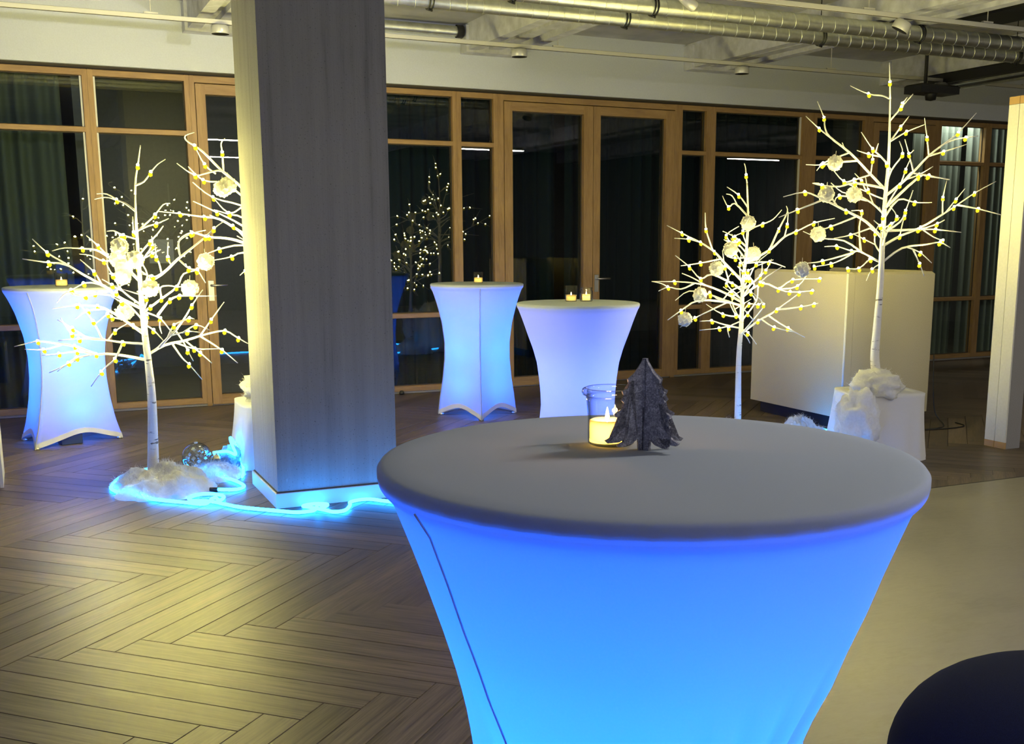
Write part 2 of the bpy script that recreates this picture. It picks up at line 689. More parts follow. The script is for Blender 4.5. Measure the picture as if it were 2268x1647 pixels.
def handle(d, x, sgn, z=1.03):
    h = MB().box(x - .022, x + .022, Y0 - .014, Y0 - .006, z - .13, z + .04, 0, .003)
    o = h.build('lock_plate', M['steel'], d)
    MB().tube([(x, Y0 - .012, z), (x, Y0 - .05, z), (x + sgn * .012, Y0 - .058, z), (x + sgn * .13, Y0 - .058, z)], .009, 10).build('lever', M['steel'], o, True)


d1 = struct('door_1')
stile(d1, 1.365, 1.405, 0, 2.73)
stile(d1, 2.365, 2.409, 0, 2.73)
rail(d1, 1.405, 2.365, 2.675, 2.73)
leaf(d1, 1.410, 2.360, .078, .09)
handle(d1, 1.447, 1)
d2 = struct('door_2')
stile(d2, 4.099, 4.155, 0, 2.73)
stile(d2, 6.012, 6.061, 0, 2.73)
rail(d2, 4.155, 6.012, 2.675, 2.73)
leaf(d2, 4.160, 5.092, .082, .10)
leaf(d2, 5.097, 6.008, .075, .10)
handle(d2, 5.135, 1)
d3 = struct('door_3')
stile(d3, 8.471, 8.55, 0, 2.73)
stile(d3, 9.45, 9.499, 0, 2.73)
rail(d3, 8.55, 9.45, 2.675, 2.73)
leaf(d3, 8.555, 9.445, .08, .08)


def curtain(x0, x1, y, z0, z1, label, fold=.13, amp=.035, seed=1, mat='curtain'):
    r = random.Random(seed)
    b = MB()
    n = int((x1 - x0) / .012)
    xs = [x0 + (x1 - x0) * i / n for i in range(n + 1)]
    ph = [r.uniform(-.6, .6) for _ in range(80)]
    zs = [z0, z0 + .5, z0 + 1.2, z1 - .4, z1]
    for z in zs:
        for x in xs:
            u = x / fold
            k = ph[int(u) % 80] * (1 - (u % 1)) + ph[(int(u) + 1) % 80] * (u % 1)
            b.v.append((x, y + amp * math.sin(2 * PI * u + 1.5 * k) * (1 + .3 * k) + .012 * k * (z1 - z), z))
    for i in range(len(zs) - 1):
        for j in range(n):
            a = i * (n + 1) + j
            b.f.append((a, a + 1, a + n + 2, a + n + 1))
            b.mi.append(0)
    t = thing('curtain', label, 'curtain', (x0, y, 0))
    b.v = [(p[0] - x0, p[1] - y, p[2]) for p in b.v]
    b.build('curtain_fabric', M[mat], t, True)
    MB().box(-.03, x1 - x0 + .03, -.012, .012, z1, z1 + .02).build('curtain_rail', M['rail'], t)
    return t


curtain(-.86, .40, 10.12, .02, 2.85, 'grey green pleated curtain behind the leftmost window', seed=2)
curtain(2.50, 4.86, 10.12, .02, 2.85, 'dark teal pleated curtain behind the panes between pillar and double door', seed=3, mat='curtain_teal')
curtain(4.98, 8.28, 10.12, .02, 2.85, 'almost black pleated curtain behind the right door leaf and the slim tree', seed=6, mat='curtain_teal')
curtain(9.46, 10.24, 10.12, .02, 2.85, 'lit grey green curtain left of the dark gap behind the right windows', .10, seed=4, mat='curtain_pale')
curtain(10.34, 11.36, 10.12, .02, 2.85, 'lit grey green curtain right of the dark gap, beside the lit post', .10, seed=5, mat='curtain_pale')

sheet = MB().box(-.13, .13, -.004, 0, -.13, .13).build('paper_sheet', M['paper'], None, loc=(1.42, YB - .002, 1.28))
tag(sheet, 'plain pale sheet fixed to the grey wall seen through the left glazing', 'notice')

# ------------------------------------------------------------------ ceiling services


def duct(y, z, r, label, clamps, seed):
    t = thing('ventilation_duct', label, 'duct', (0, y, z))
    MB().lathe([(r, XL + .3), (r, XR - .3)], n=28, axis='x').build('duct_tube', M['zinc'], t, True)
    sm = MB()
    x = -3.5
    while x < 12.8:
        sm.tube([(x + .03 * (a / 8 - .5), r * 1.005 * math.cos(2 * PI * a / 20), r * 1.005 * math.sin(2 * PI * a / 20)) for a in range(21)], .0036, 4, cap=False)
        x += .122
    o = sm.build('spiral_seam', M['zinc'], t, True)
    o['kind'] = 'stuff'
    for cx in clamps:
        k = MB()
        for dx in (-.012, .012):
            k.tube([(cx + dx, (r + .006) * math.cos(2 * PI * a / 24), (r + .006) * math.sin(2 * PI * a / 24)) for a in range(25)], .005, 6, cap=False)
        k.tube([(cx, 0, r), (cx, 0, CEIL - z)], .004, 6)
        k.tube([(cx - .02, 0, -r - .004), (cx + .02, 0, -r - .012)], .008, 6)
        k.build('duct_clamp', M['black'], t, True)
    return t


duct(7.4, 2.995, .060, 'galvanised spiral duct running nearest the window wall, lower of the pair', (2.62, 4.12, 5.9, 8.05), 1)
duct(7.0, 3.005, .058, 'galvanised spiral duct running farther from the windows, upper of the pair', (3.05, 4.12, 6.55, 8.2), 2)


def track(y, z, x0, x1, hang, label):
    t = thing('lighting_track', label, 'lighting track', (0, y, z))
    MB().box(x0, x1, -.018, .018, -.016, .016, 0, .003).build('track_profile', M['rail'], t)
    MB().box(x0 + .01, x1 - .01, -.006, .006, -.0175, -.0155).build('track_slot', M['shadow'], t)
    for x in hang:
        h = MB().box(x - .05, x + .05, -.012, .012, .016, .03).tube([(x, 0, .03), (x, 0, CEIL - z)], .004, 6)
        h.build('hanger', M['rail'], t)
    return t


track(8.85, 3.0, -1.5, 11.2, (1.0, 4.28, 7.2, 9.8), 'long white lighting track hung below the beams close to the windows')
track(6.5, 3.0, -1.0, 12.2, (-.5, 1.6, 3.2, 5.6, 6.75, 9.2), 'white lighting track under the raw ceiling in front of the ducts')


def spot(x, y, z, label, r=.068, h=.062, tilt=0, rz=0, top=2.984, face='spot'):
    t = thing('track_spotlight', label, 'spotlight', (x, y, z), 0, 'spotlights on the ceiling tracks')
    hd = MB().lathe([(.001, h / 2), (r * .82, h / 2), (r * .97, h / 2 - .008), (r, 0), (r, -h / 2 + .003), (r * .95, -h / 2)], n=28)
    o = hd.build('lamp_head', M['spot'], t, True)
    o.rotation_euler = (tilt, 0, rz)
    ff = MB().lathe([(r * .95, -h / 2), (r * .78, -h / 2 + .012), (.001, -h / 2 + .014)], n=28).build('black_baffle', M['black'], t, True)
    ff.rotation_euler = (tilt, 0, rz)
    MB().tube([(0, 0, h * .3), (0, 0, top - z)], .010, 8).build('stem', M['spot'], t)
    return t


for x, lab in ((1.485, 'round satin spotlight on the rear track left of the pillar'),
               (3.92, 'round satin spotlight on the rear track right of the pillar, under the middle beam'),
               (6.17, 'round satin spotlight on the rear track above the right side of the double door'),
               (8.61, 'round satin spotlight on the rear track above the tallest lit tree')):
    spot(x, 8.85, 2.945, lab)
spot(5.915, 6.5, 2.935, 'tilted white spotlight with black face on the front track, right of centre', .064, .07, rad(28), rad(50))
t = thing('track_spotlight', 'narrow white cylinder spotlight on the front track near the ducts', 'spotlight', (4.08, 6.5, 2.95), 0, 'spotlights on the ceiling tracks')
o = MB().lathe([(.001, .075), (.034, .072), (.036, 0), (.036, -.07), (.031, -.075), (.03, -.06), (.001, -.06)], n=20).build('lamp_head', M['spot'], t, True)
o.rotation_euler = (0, rad(-58), 0)
MB().tube([(0, 0, .02), (0, 0, .036)], .012, 8).build('stem', M['spot'], t)

for x, lab in ((-.42, 'lit spotlight on the front track left of the pillar, aimed at the window wall'), (1.95, 'lit spotlight on the front track behind the pillar, aimed at the window wall')):
    t = spot(x, 6.5, 2.78, lab, .05, .10, rad(-90), 0)
# dark services on the right: acoustic strip, trunking under the beam and a projector
o = MB().box(-.23, .23, -3.0, 0, -.05, 0, 0, .01).build('acoustic_panel', M['black'], None, loc=(7.655, 7.55, CEIL - .002))
tag(o, 'long black panel fixed flat under the raw ceiling at upper right', 'ceiling panel')
t = thing('cable_trunking', 'black trunking fixed under the right hand beam, ending near the windows', 'trunking', (8.62, 9.05, 3.068))
MB().box(.0, .5, -1.5, 0, -.10, 0, 0, .01).build('trunking_body', M['black'], t)
MB().box(.08, .14, -1.5, -.1, -.116, -.10).build('steel_edge', M['zinc'], t)
MB().box(.36, .42, -1.5, -.1, -.116, -.10).build('steel_edge', M['zinc'], t)
t = thing('projector', 'black projector hanging beside the rear track at upper right', 'projector', (8.28, 8.72, 2.87))
MB().box(-.16, .34, -.12, .12, -.035, .05, 0, .015).build('housing', M['black'], t)
MB().lathe([(.001, -.10), (.05, -.09), (.06, -.03), (.06, .0)], (.08, 0, 0), 20).build('lens_barrel', M['black'], t, True)
MB().tube([(.0, 0, .05), (.0, 0, CEIL - 2.87)], .018, 10).build('ceiling_mount', M['black'], t)
t = thing('conduit_pipe', 'grey pipe along the top of the wall between pillar and middle beam', 'pipe', (2.0, 9.62, 3.22))
MB().lathe([(.045, -.10), (.045, 1.67)], n=18, axis='x').build('pipe_run', M['zinc'], t, True)
MB().lathe([(.055, 1.65), (.055, 1.71), (.001, 1.71)], n=18, axis='x').build('pipe_cap', M['black'], t, True)

# linear lamps of the hall (they mirror in the glass)
for x, y, lab in ((2.72, 1.3, 'white linear ceiling lamp of the front row, left end'), (6.98, 1.3, 'white linear ceiling lamp in the middle of the front row'),
                  (12.5, 1.3, 'white linear ceiling lamp of the front row, right end'), (3.28, -2.5, 'white linear ceiling lamp of the rear row')):
    t = thing('linear_lamp', lab, 'ceiling lamp', (x, y, 2.93), 0, 'linear lamps behind the viewer')
    MB().box(0, 1.2, -.04, .04, .012, .06, 0, .006).build('lamp_body', M['rail'], t)
    MB().box(.01, 1.19, -.034, .034, 0, .012).build('diffuser', M['lamp'], t)
    for hx in (.2, 1.0):
        MB().tube([(hx, 0, .06), (hx, 0, CEIL - 2.93)], .003, 6).build('suspension', M['steel'], t)

# ------------------------------------------------------------------ branch lines of the lit trees in room millimetres
TREES = {
'left': ('620 6860 0 641 6860 443 637 6860 680 629 6860 842 624 6860 1003 622 6860 1082 621 6860 1279 621 6860 1373 623 6860 1551 627 6860 1666', '''
627 6860 1666 635 6844 1757 649 6828 1825 659 6815 1885 668 6803 1937|2
623 6860 1572 581 6925 1614 535 6984 1638 481 7048 1655 424 7108 1644|2
544 6973 1633 486 6995 1671 432 7011 1672|
621 6860 1415 548 6852 1435 498 6845 1462 461 6839 1459|1
621 6860 1446 607 6883 1451 614 6954 1543|1
621 6860 1279 602 6866 1283 546 6887 1373 536 6891 1435 502 6902 1461|1 3
631 6851 1717 674 6798 1737 708 6749 1785 743 6702 1828 780 6656 1853|2
622 6860 1457 699 6898 1521 734 6921 1553 788 6964 1614 828 6976 1622|2
631 6865 1465 683 6829 1489 725 6795 1501 788 6746 1531|2
621 6860 1321 687 6815 1400 728 6784 1447 758 6761 1489|1
621 6860 1175 561 6989 1245 485 7135 1307 419 7252 1351 349 7355 1358 254 7488 1362 186 7579 1343|4
485 7135 1307 428 7173 1375 370 7210 1436|1
546 7018 1258 503 7076 1292 449 7128 1287 384 7204 1319 327 7262 1327|2
624 6860 1014 488 6866 1093 440 6863 1141 315 6858 1220 226 6853 1283 142 6848 1340 72 6839 1416|5
250 6855 1266 199 6893 1282 147 6929 1284 15 7024 1304|2
415 6862 1157 377 6855 1231 309 6852 1301|1
440 6863 1141 379 6911 1167 322 6949 1163 255 6988 1125|2 3
488 6866 1093 378 6985 1104 279 7085 1091|1
456 6864 1125 323 6925 1093 232 6976 1113 174 6994 1054|1
628 6860 864 528 7019 947 462 7123 992 401 7210 1017 292 7342 1017 160 7495 994|3 4
436 7160 1003 346 7223 989 276 7267 943|1
528 7019 947 464 7011 962 442 7008 979 373 6979 931|1 2
630 6860 810 502 6844 825 402 6821 846 267 6787 858 159 6755 857|1 3
402 6821 846 311 6880 861 244 6934 910 170 6992 956|2
392 6828 848 352 6843 952 285 6861 1058|1
289 6898 877 235 6886 880 182 6859 976|1
422 6826 842 466 6845 893 537 6861 933|1
502 6844 825 454 6843 731 408 6855 692 376 6861 657 315 6869 575|1 3
636 6860 713 512 6998 734 428 7103 738 370 7171 730 270 7297 742 172 7408 721 80 7513 705|3 4 5
370 7171 730 261 7302 773 154 7418 786 60 7517 793 -73 7647 755|1 3
360 7184 731 265 7255 706 218 7288 674 154 7331 622|1 2
294 7234 713 203 7329 658 109 7425 606|
193 7376 781 89 7403 750 -16 7438 755|1
621 6860 1144 730 6732 1218 811 6619 1305 877 6528 1366 942 6437 1427 980 6380 1471 1029 6309 1515|4 5
730 6732 1218 720 6745 1280 708 6754 1311 707 6765 1389|2
777 6666 1269 767 6712 1311 780 6775 1396|1
811 6619 1305 868 6623 1250 913 6624 1238 956 6631 1167|1 2
826 6599 1319 817 6591 1336 815 6569 1404 878 6501 1446 943 6430 1464|3
624 6860 992 734 6857 1072 823 6858 1138 868 6874 1213 946 6864 1236 981 6869 1276|1 2 4
703 6831 978 771 6774 1067 820 6732 1091 881 6676 1093 1002 6563 1095|1 2 3
734 6857 1072 736 6910 1133 785 6920 1144 831 6927 1135 876 6935 1138|3
712 6753 1206 680 6764 1203 631 6786 1218|1
634 6860 999 716 6826 958 770 6802 882 793 6797 889|1
716 6826 958 708 6809 915 714 6785 873|
626 6860 928 672 6802 893 713 6728 838|1
688 6732 799 780 6688 898 827 6667 961 874 6646 1039 936 6618 1129|3
738 6708 852 774 6689 926 854 6640 966 881 6620 962|1 2
814 6666 882 891 6649 925 961 6619 897|1
752 6701 867 846 6672 889 911 6648 884|1
634 6860 745 737 6893 795 860 6936 815 988 6980 844 1109 7015 858 1192 7036 807 1252 7050 771|4 5
953 6968 836 1026 6982 930 1111 6996 1036|1
804 6916 806 912 6926 764 1058 6941 757|1
953 6968 836 1078 6965 745 1168 6964 661|1
782 6909 802 838 6932 709 876 6942 669 950 6965 570|2
793 6797 889 833 6782 817 852 6775 768 879 6765 707|2
860 6936 815 931 6841 746 983 6761 690|1
634 6860 745 695 6874 786 823 6914 888|'''),
'second': ('1450 7100 411 1460 7100 818 1469 7100 1216 1476 7100 1552 1478 7100 1772 1477 7100 1990', '''
1435 7117 1347 1378 7038 1524 1254 6957 1709 1135 6909 1804 1020 6853 1910 968 6831 1944 919 6810 1973 915 6795 1998 955 6735 2012|5
1135 6909 1804 1129 6881 1915 1123 6867 1967 1143 6844 1995|1
1090 6911 1795 1028 6903 1846 981 6882 1933|1
1212 6940 1743 1128 6904 1811 1048 6879 1800 961 6849 1781 861 6811 1843|3
1322 7002 1607 1244 6997 1679 1146 6995 1747 1028 6992 1760 945 6985 1837|3
1410 7082 1424 1346 7032 1547 1241 7000 1617 1074 6956 1659 956 6912 1743|3
1251 7003 1610 1161 6956 1568 1067 6910 1658|1
1435 7117 1347 1274 7168 1453 1144 7211 1537 1057 7234 1549 916 7271 1570 799 7302 1582|3 4
1358 7141 1397 1264 7102 1495 1105 7053 1575 966 7007 1637|2
1471 7100 1306 1249 7041 1395 1146 7012 1420 1037 6978 1428 939 6947 1452 861 6906 1412 848 6837 1341|3 4
1449 7094 1315 1247 7052 1332 1176 7029 1308 1064 6997 1289|2
1413 7087 1318 1250 7057 1378 1103 7019 1354 991 6981 1314|2
1315 7059 1368 1258 7082 1436 1206 7101 1494 1077 7142 1560|2
1469 7100 1216 1328 7109 1234 1267 7103 1218 1231 7093 1193|2
1410 7082 1424 1271 7126 1545 1193 7147 1566 1108 7171 1594|2
1476 7100 1518 1571 6970 1620 1636 6876 1667 1712 6766 1714|2
1473 7100 1373 1605 7000 1453 1700 6922 1495 1807 6830 1520|2
1470 7100 1261 1618 6964 1352 1723 6857 1395 1801 6765 1378 1869 6694 1411|2 3
1469 7100 1182 1592 6982 1234 1695 6869 1269 1784 6772 1303|2
1618 6964 1352 1664 6890 1420 1687 6833 1494|1
1467 7100 1125 1568 6967 1150 1640 6839 1136 1713 6718 1172|2
1478 7100 1750 1537 7043 1820 1581 6996 1893|1
1474 7100 1440 1537 6985 1537 1579 6894 1610|1
1471 7100 1295 1442 7084 1411 1403 7079 1495|1
1470 7100 1228 1526 7021 1301 1535 6963 1395|1'''),
'mid': ('4410 6250 0 4411 6250 222 4404 6250 611 4417 6250 866 4418 6250 1118 4434 6250 1280 4444 6250 1527 4426 6250 1783', '''
4426 6250 1783 4416 6249 1832 4408 6247 1879 4397 6248 1909|1
4442 6250 1564 4420 6374 1653 4399 6420 1629 4405 6504 1707|2
4437 6250 1625 4376 6271 1704 4297 6295 1756|1
4425 6346 1633 4407 6391 1703 4378 6420 1716|
4442 6250 1478 4554 6232 1515 4628 6220 1547 4695 6220 1609|1
4432 6250 1255 4559 6156 1342 4631 6094 1429 4690 6043 1465 4776 5970 1520 4872 5882 1549|1 3 4
4559 6156 1342 4683 6228 1479 4792 6285 1593 4807 6317 1638|1
4631 6094 1429 4637 6076 1508 4630 6062 1593|1
4438 6250 1367 4398 6330 1429 4355 6413 1467|1
4435 6250 1292 4353 6257 1287 4296 6262 1299|1
4405 6317 1418 4363 6320 1361 4404 6304 1392|2
4419 6250 1130 4363 6393 1253 4332 6475 1328 4279 6571 1391 4202 6693 1455 4139 6792 1509|2 3 4
4326 6486 1335 4265 6485 1479 4245 6470 1591|1
4272 6582 1397 4224 6641 1414 4157 6718 1420|1
4351 6324 1142 4309 6311 1230 4272 6289 1340|1
4352 6423 1281 4197 6440 1254 4052 6457 1236|1
4418 6250 1068 4350 6277 1118 4215 6327 1181 4137 6342 1151 4066 6373 1231 3976 6409 1306|1 3 4
4417 6250 992 4339 6346 1053 4251 6446 1101 4173 6525 1119 4093 6602 1124 3975 6712 1124|4
4251 6446 1101 4168 6484 1152 4097 6514 1184|
4193 6505 1114 4130 6575 1073 4073 6654 1084 4029 6707 1056|2
4073 6654 1084 4029 6671 1110 3964 6694 1125|
4417 6250 967 4300 6287 1006 4199 6317 1044 4058 6355 1071 3955 6363 1010|2
4414 6250 815 4330 6323 838 4268 6389 861 4206 6446 857|2
4414 6250 815 4362 6323 825 4325 6380 809 4245 6504 790|2
4344 6273 991 4086 6279 1011 3934 6256 948 3820 6234 892|2
4312 6274 994 4220 6322 943 4123 6377 886 4035 6425 822|2
4417 6250 866 4316 6256 824 4302 6221 761|1
4417 6250 891 4339 6362 906 4282 6486 971|1
4417 6250 891 4380 6265 904 4329 6285 1005|1
4418 6250 1105 4311 6240 1070 4220 6213 1011 4127 6210 1063|3
4417 6250 916 4486 6267 977 4561 6262 969 4594 6266 987|1 2
4412 6250 777 4487 6154 870 4537 6079 923 4557 6047 950 4630 5928 1053 4636 5917 1065|1 3 5
4557 6047 950 4756 6044 963 4865 6044 979 4897 6044 985|1 2
4524 6098 910 4648 6037 823 4754 5988 762|1
4499 6136 883 4547 6057 831 4635 5938 805|1
4414 6250 815 4460 6230 783 4517 6207 706|1
4420 6240 786 4459 6238 751 4487 6242 711|
4418 6250 1042 4513 6152 1120 4575 6058 1085 4619 5995 1068 4710 5877 1078|1 2 3 4
4575 6058 1085 4638 5995 1148 4758 5865 1156|1 2
4575 6058 1085 4733 6064 1101 4850 6100 1192|1
4418 6250 1080 4572 6267 1165 4622 6321 1265|1
4432 6250 1255 4605 6214 1261 4719 6187 1226|1'''),
'big': ('5060 5600 483 5025 5600 645 5028 5600 829 5038 5600 1131 5036 5600 1369 5038 5600 1663 5049 5600 1879 5044 5600 2082 5033 5600 2282', '''
5033 5600 2282 5009 5582 2378 4993 5572 2435 4978 5561 2491|1
5033 5600 2282 5008 5642 2305 4960 5717 2321 4902 5826 2381|2
5040 5600 2149 5053 5549 2198 5057 5520 2225 5071 5440 2296|2
5053 5549 2198 5083 5542 2249 5113 5534 2289|1
5045 5600 2014 5162 5631 2120 5244 5651 2191|1
5057 5603 2025 5164 5579 2085 5282 5547 2133|1
5286 5498 1936 5252 5488 2046 5212 5478 2163|1
5039 5600 1686 5118 5498 1794 5184 5393 1926 5242 5306 2006 5277 5252 2057 5325 5164 2168|4
5232 5321 1993 5307 5305 2023 5376 5286 2034 5456 5264 2046|2
5286 5498 1936 5400 5489 1964 5580 5476 2016|1
5138 5467 1833 5080 5455 1937 5030 5444 2024|1
5080 5455 1937 5091 5446 1947 5103 5438 1961|
5096 5527 1763 5101 5498 1844 5106 5466 1913|1
5113 5506 1786 5212 5498 1817 5326 5498 1871|1
5134 5474 1825 5245 5445 1810 5384 5408 1786|1
5041 5600 1720 4973 5686 1831 4891 5789 1963 4803 5884 2065 4787 5919 2129 4794 5940 2188 4777 5993 2296|5
4810 5877 2057 4783 5971 2123 4756 6078 2210|1
4877 5804 1979 4875 5829 2002 4879 5851 2029|
4891 5789 1963 4823 5834 1933 4754 5878 1897 4720 5899 1851|2
4924 5748 1910 4804 5825 1901 4734 5868 1886 4651 5924 1889|2
5049 5600 1879 4988 5620 1940 4944 5633 1975 4864 5657 2079|2
4998 5617 1930 4901 5620 1942 4806 5619 1962|1
4966 5627 1957 4973 5629 1980 4986 5631 2011|
4978 5679 1822 4961 5648 1910 4946 5634 1960|1
4978 5679 1822 4856 5688 1787 4776 5694 1775 4695 5705 1845|1 2
5030 5613 1737 4829 5654 1764 4722 5667 1742 4595 5687 1746 4532 5699 1760|1 3
5037 5600 1569 4984 5658 1641 4905 5732 1700 4840 5782 1713 4790 5836 1773|2
5036 5600 1416 4908 5615 1522 4751 5632 1591 4583 5648 1658 4445 5660 1701 4284 5662 1671|2 4
4583 5648 1658 4422 5697 1594 4307 5732 1548|1
4687 5638 1616 4658 5755 1749 4618 5809 1766|1
5037 5600 1262 4966 5719 1333 4930 5769 1338 4876 5854 1368 4827 5917 1365|2 3
4972 5709 1326 4884 5793 1404 4760 5886 1422 4677 5957 1465|2
4951 5610 1487 4824 5661 1440 4725 5704 1420|1
5030 5611 1268 4983 5647 1286 4925 5683 1226 4869 5725 1225|1 2 3
4944 5749 1336 4872 5770 1291 4789 5797 1255 4684 5836 1237|2 3
4932 5753 1328 4709 5785 1274 4598 5805 1262|1
5037 5600 1262 4998 5641 1220 4993 5683 1147|1
4966 5719 1333 5033 5827 1489 5101 5887 1594 5067 5950 1601|2
4830 5623 1556 4724 5736 1493 4662 5805 1464|1
4990 5651 1632 4986 5703 1724 4992 5742 1808|1
4960 5680 1659 4776 5730 1687 4728 5723 1627|1
5037 5600 1262 5135 5528 1357 5243 5429 1381 5305 5373 1393 5345 5323 1361|3
5036 5600 1369 5169 5588 1434 5328 5576 1488 5478 5571 1561 5599 5567 1622 5770 5564 1715 5946 5554 1794|1 2 4 5
5532 5569 1588 5559 5514 1668 5581 5463 1738|1
5505 5570 1575 5543 5614 1683 5602 5650 1794|1
5626 5566 1636 5736 5490 1610 5857 5402 1570|1
5037 5600 1451 5090 5510 1522 5089 5465 1590 5074 5394 1714|2
5037 5600 1545 5166 5621 1666 5293 5604 1649 5423 5588 1650|2
5038 5600 1604 5042 5538 1684 5045 5480 1751 5056 5401 1827|2
5049 5580 1467 5295 5558 1476 5428 5545 1476 5632 5522 1458|1 2
5310 5556 1476 5359 5462 1511 5379 5420 1536|1
5160 5505 1363 5209 5438 1328 5243 5370 1265|1
5181 5476 1348 5244 5476 1257 5295 5482 1178|1
5325 5555 1476 5384 5513 1428 5435 5481 1405|2
5038 5592 1614 5365 5660 1813 5447 5661 1821 5634 5659 1805|1 2
5169 5588 1434 5179 5587 1500 5194 5584 1559|2'''),
}
ORN = {
'left': '523 6852 1373 523 7014 1299 544 6961 1246 599 6823 1299 665 6768 1139 899 6876 1128 538 6990 991 990 6822 1284 534 6932 1200',
'second': '1129 6956 1711 1165 6955 1732',
'mid': '4429 6225 1520 4336 6286 1348 4452 6185 1316 4227 6287 1219 4109 6299 1047 4045 6379 879',
'big': '4632 5683 1692 4873 5703 1696 4729 5865 1446 4541 5778 1222 4778 5790 1895',
}

# ------------------------------------------------------------------ bar tables with stretch covers
def bar_table(label, x, y, zt, R, prof, feet=None, corner=None, seam=None, wmix=None, folds=None, glow=1.0, glow_z=(.25, .55, .85), cat_label=None, hem_arch=.075, off=(60, .06), col=(.001, .12, 1)):
    """prof: list (z, radius of the round section); feet: list of (angle, distance); corner: list (z, scale of the foot polygon)"""
    t = thing('bar_table', label, 'bar table', (x, y, 0), 0, 'lit bar tables in stretch covers')
    N = 240 if folds else 120
    fa = None
    if feet:
        fa = sorted((a % 360, d) for a, d in feet)

    def poly(phi):
        phi %= 360
        k = len(fa)
        for i in range(k):
            a0, d0 = fa[i]
            a1, d1 = fa[(i + 1) % k]
            span = (a1 - a0) % 360
            off = (phi - a0) % 360
            if off <= span + 1e-9:
                p0 = Vector((d0 * math.cos(rad(a0)), d0 * math.sin(rad(a0))))
                p1 = Vector((d1 * math.cos(rad(a1)), d1 * math.sin(rad(a1))))
                dr = Vector((math.cos(rad(phi)), math.sin(rad(phi))))
                e = p1 - p0
                den = dr.x * e.y - dr.y * e.x
                rr = (p0.x * e.y - p0.y * e.x) / den
                u = off / span
                rr *= 1 - .05 * math.sin(PI * u)          # edges pulled slightly inwards
                return rr, u
        return .4, .5

    def radius(phi, z):
        r = lerp_tab(prof, z)
        if fa:
            wv = lerp_tab(wmix or [(0, 1), (.25, .8), (.55, .45), (.85, .1), (1.0, 0)], z)
            pr, u = poly(phi)
            r = (1 - wv) * r + wv * pr * lerp_tab(corner, z)
        if folds:
            for a, width, depth, z0 in folds:
                d = (phi - a + 180) % 360 - 180
                k = min(1, max(0, (z0 - z) / .22))
                r += depth * k * math.exp(-(d / width) ** 2)
        return r

    def surf(phi, zz):
        r = radius(phi, zz)
        q = (zt - .027 - zz) / .018
        return max(r, R - .002 - (R - .002 - r) * q) if 0 <= q <= 1 else r

    def zhem(phi):
        if not fa:
            return .012
        _, u = poly(phi)
        return .006 + hem_arch * math.sin(PI * u) ** .8

    b = MB()
    rings = []
    for rr in (.0005, .25 * R, .5 * R, .72 * R, .88 * R, R - .012):
        rings.append([(rr * math.cos(2 * PI * j / N), rr * math.sin(2 * PI * j / N), zt) for j in range(N)])
    for dr, dz in ((-.004, -.0025), (0, -.008), (0, -.018), (-.002, -.027)):
        rings.append([((R + dr) * math.cos(2 * PI * j / N), (R + dr) * math.sin(2 * PI * j / N), zt + dz) for j in range(N)])
    K = 34
    for i in [.02, .09, .2, .35, .55] + list(range(1, K + 1)):
        ring = []
        for j in range(N):
            ph = 360 * j / N
            z0 = zt - .027
            zz = z0 + (zhem(ph) - z0) * i / K
            r = radius(ph, zz)
            r = surf(ph, zz)
            ring.append((r * math.cos(rad(ph)), r * math.sin(rad(ph)), zz))
        rings.append(ring)
    vs = [p for r in rings for p in r]
    fs = [(i * N + j, (i + 1) * N + j, (i + 1) * N + (j + 1) % N, i * N + (j + 1) % N) for i in range(len(rings) - 1) for j in range(N)]
    b.add(vs, fs)
    b.build('stretch_cover', M['cover'], t, True)
    # hem band
    h = MB()
    for j in range(N):
        ph = 360 * j / N
        z0 = zhem(ph)
        for dz in (-.004, .032):
            r = radius(ph, z0 + max(dz, 0)) + .003
            h.v.append((r * math.cos(rad(ph)), r * math.sin(rad(ph)), z0 + dz))
    for j in range(N):
        k = (j + 1) % N
        h.f.append((2 * j, 2 * k, 2 * k + 1, 2 * j + 1))
        h.mi.append(0)
    h.build('hem', M['hem'], t, True)
    for ph, a in (seam or []):
        pts = [((surf(ph, z) + .001) * math.cos(rad(ph)), (surf(ph, z) + .001) * math.sin(rad(ph)), z) for z in
               [a + (zt - .03 - a) * i / 30 for i in range(31)]]
        MB().tube(pts, .0017 if feet is None or ph == 191 else .0045, 5).build('seam', M['cover'] if ph != 191 else M['hem'], t, True)
    # the frame inside
    MB().lathe([(.001, zt - .028), (R - .012, zt - .028), (R - .005, zt - .024), (R - .005, zt - .004), (.001, zt - .002)], n=48).build('table_board', M['board'], t)
    MB().lathe([(.022, .05), (.022, zt - .03)], n=16).build('pole', M['steel'], t, True)
    legs = fa or [(45, .26), (135, .26), (225, .26), (315, .26)]
    for a, d in legs:
        c, s = math.cos(rad(a)), math.sin(rad(a))
        dd = (d - .03) if fa else min(d, prof[0][1] - .03)
        g = MB().tube([(.02 * c, .02 * s, .10), (dd * .6 * c, dd * .6 * s, .05), (dd * c, dd * s, .02)], .013, 8)
        g.lathe([(.001, .0), (.02, .0), (.02, .014), (.001, .02)], (dd * c, dd * s, 0), 12)
        g.build('leg', M['steel'], t, True)
    for z in glow_z:
        for a in (0, 180):
            light('table_glow', 'POINT', (x + off[1] * math.cos(rad(a * (off[0] == 60) + off[0] + (a - 90) * .5 * (off[0] != 60))), y + off[1] * math.sin(rad(a * (off[0] == 60) + off[0] + (a - 90) * .5 * (off[0] != 60))), z), GLOW_POWER * glow / len(glow_z), col, .05)
    return t


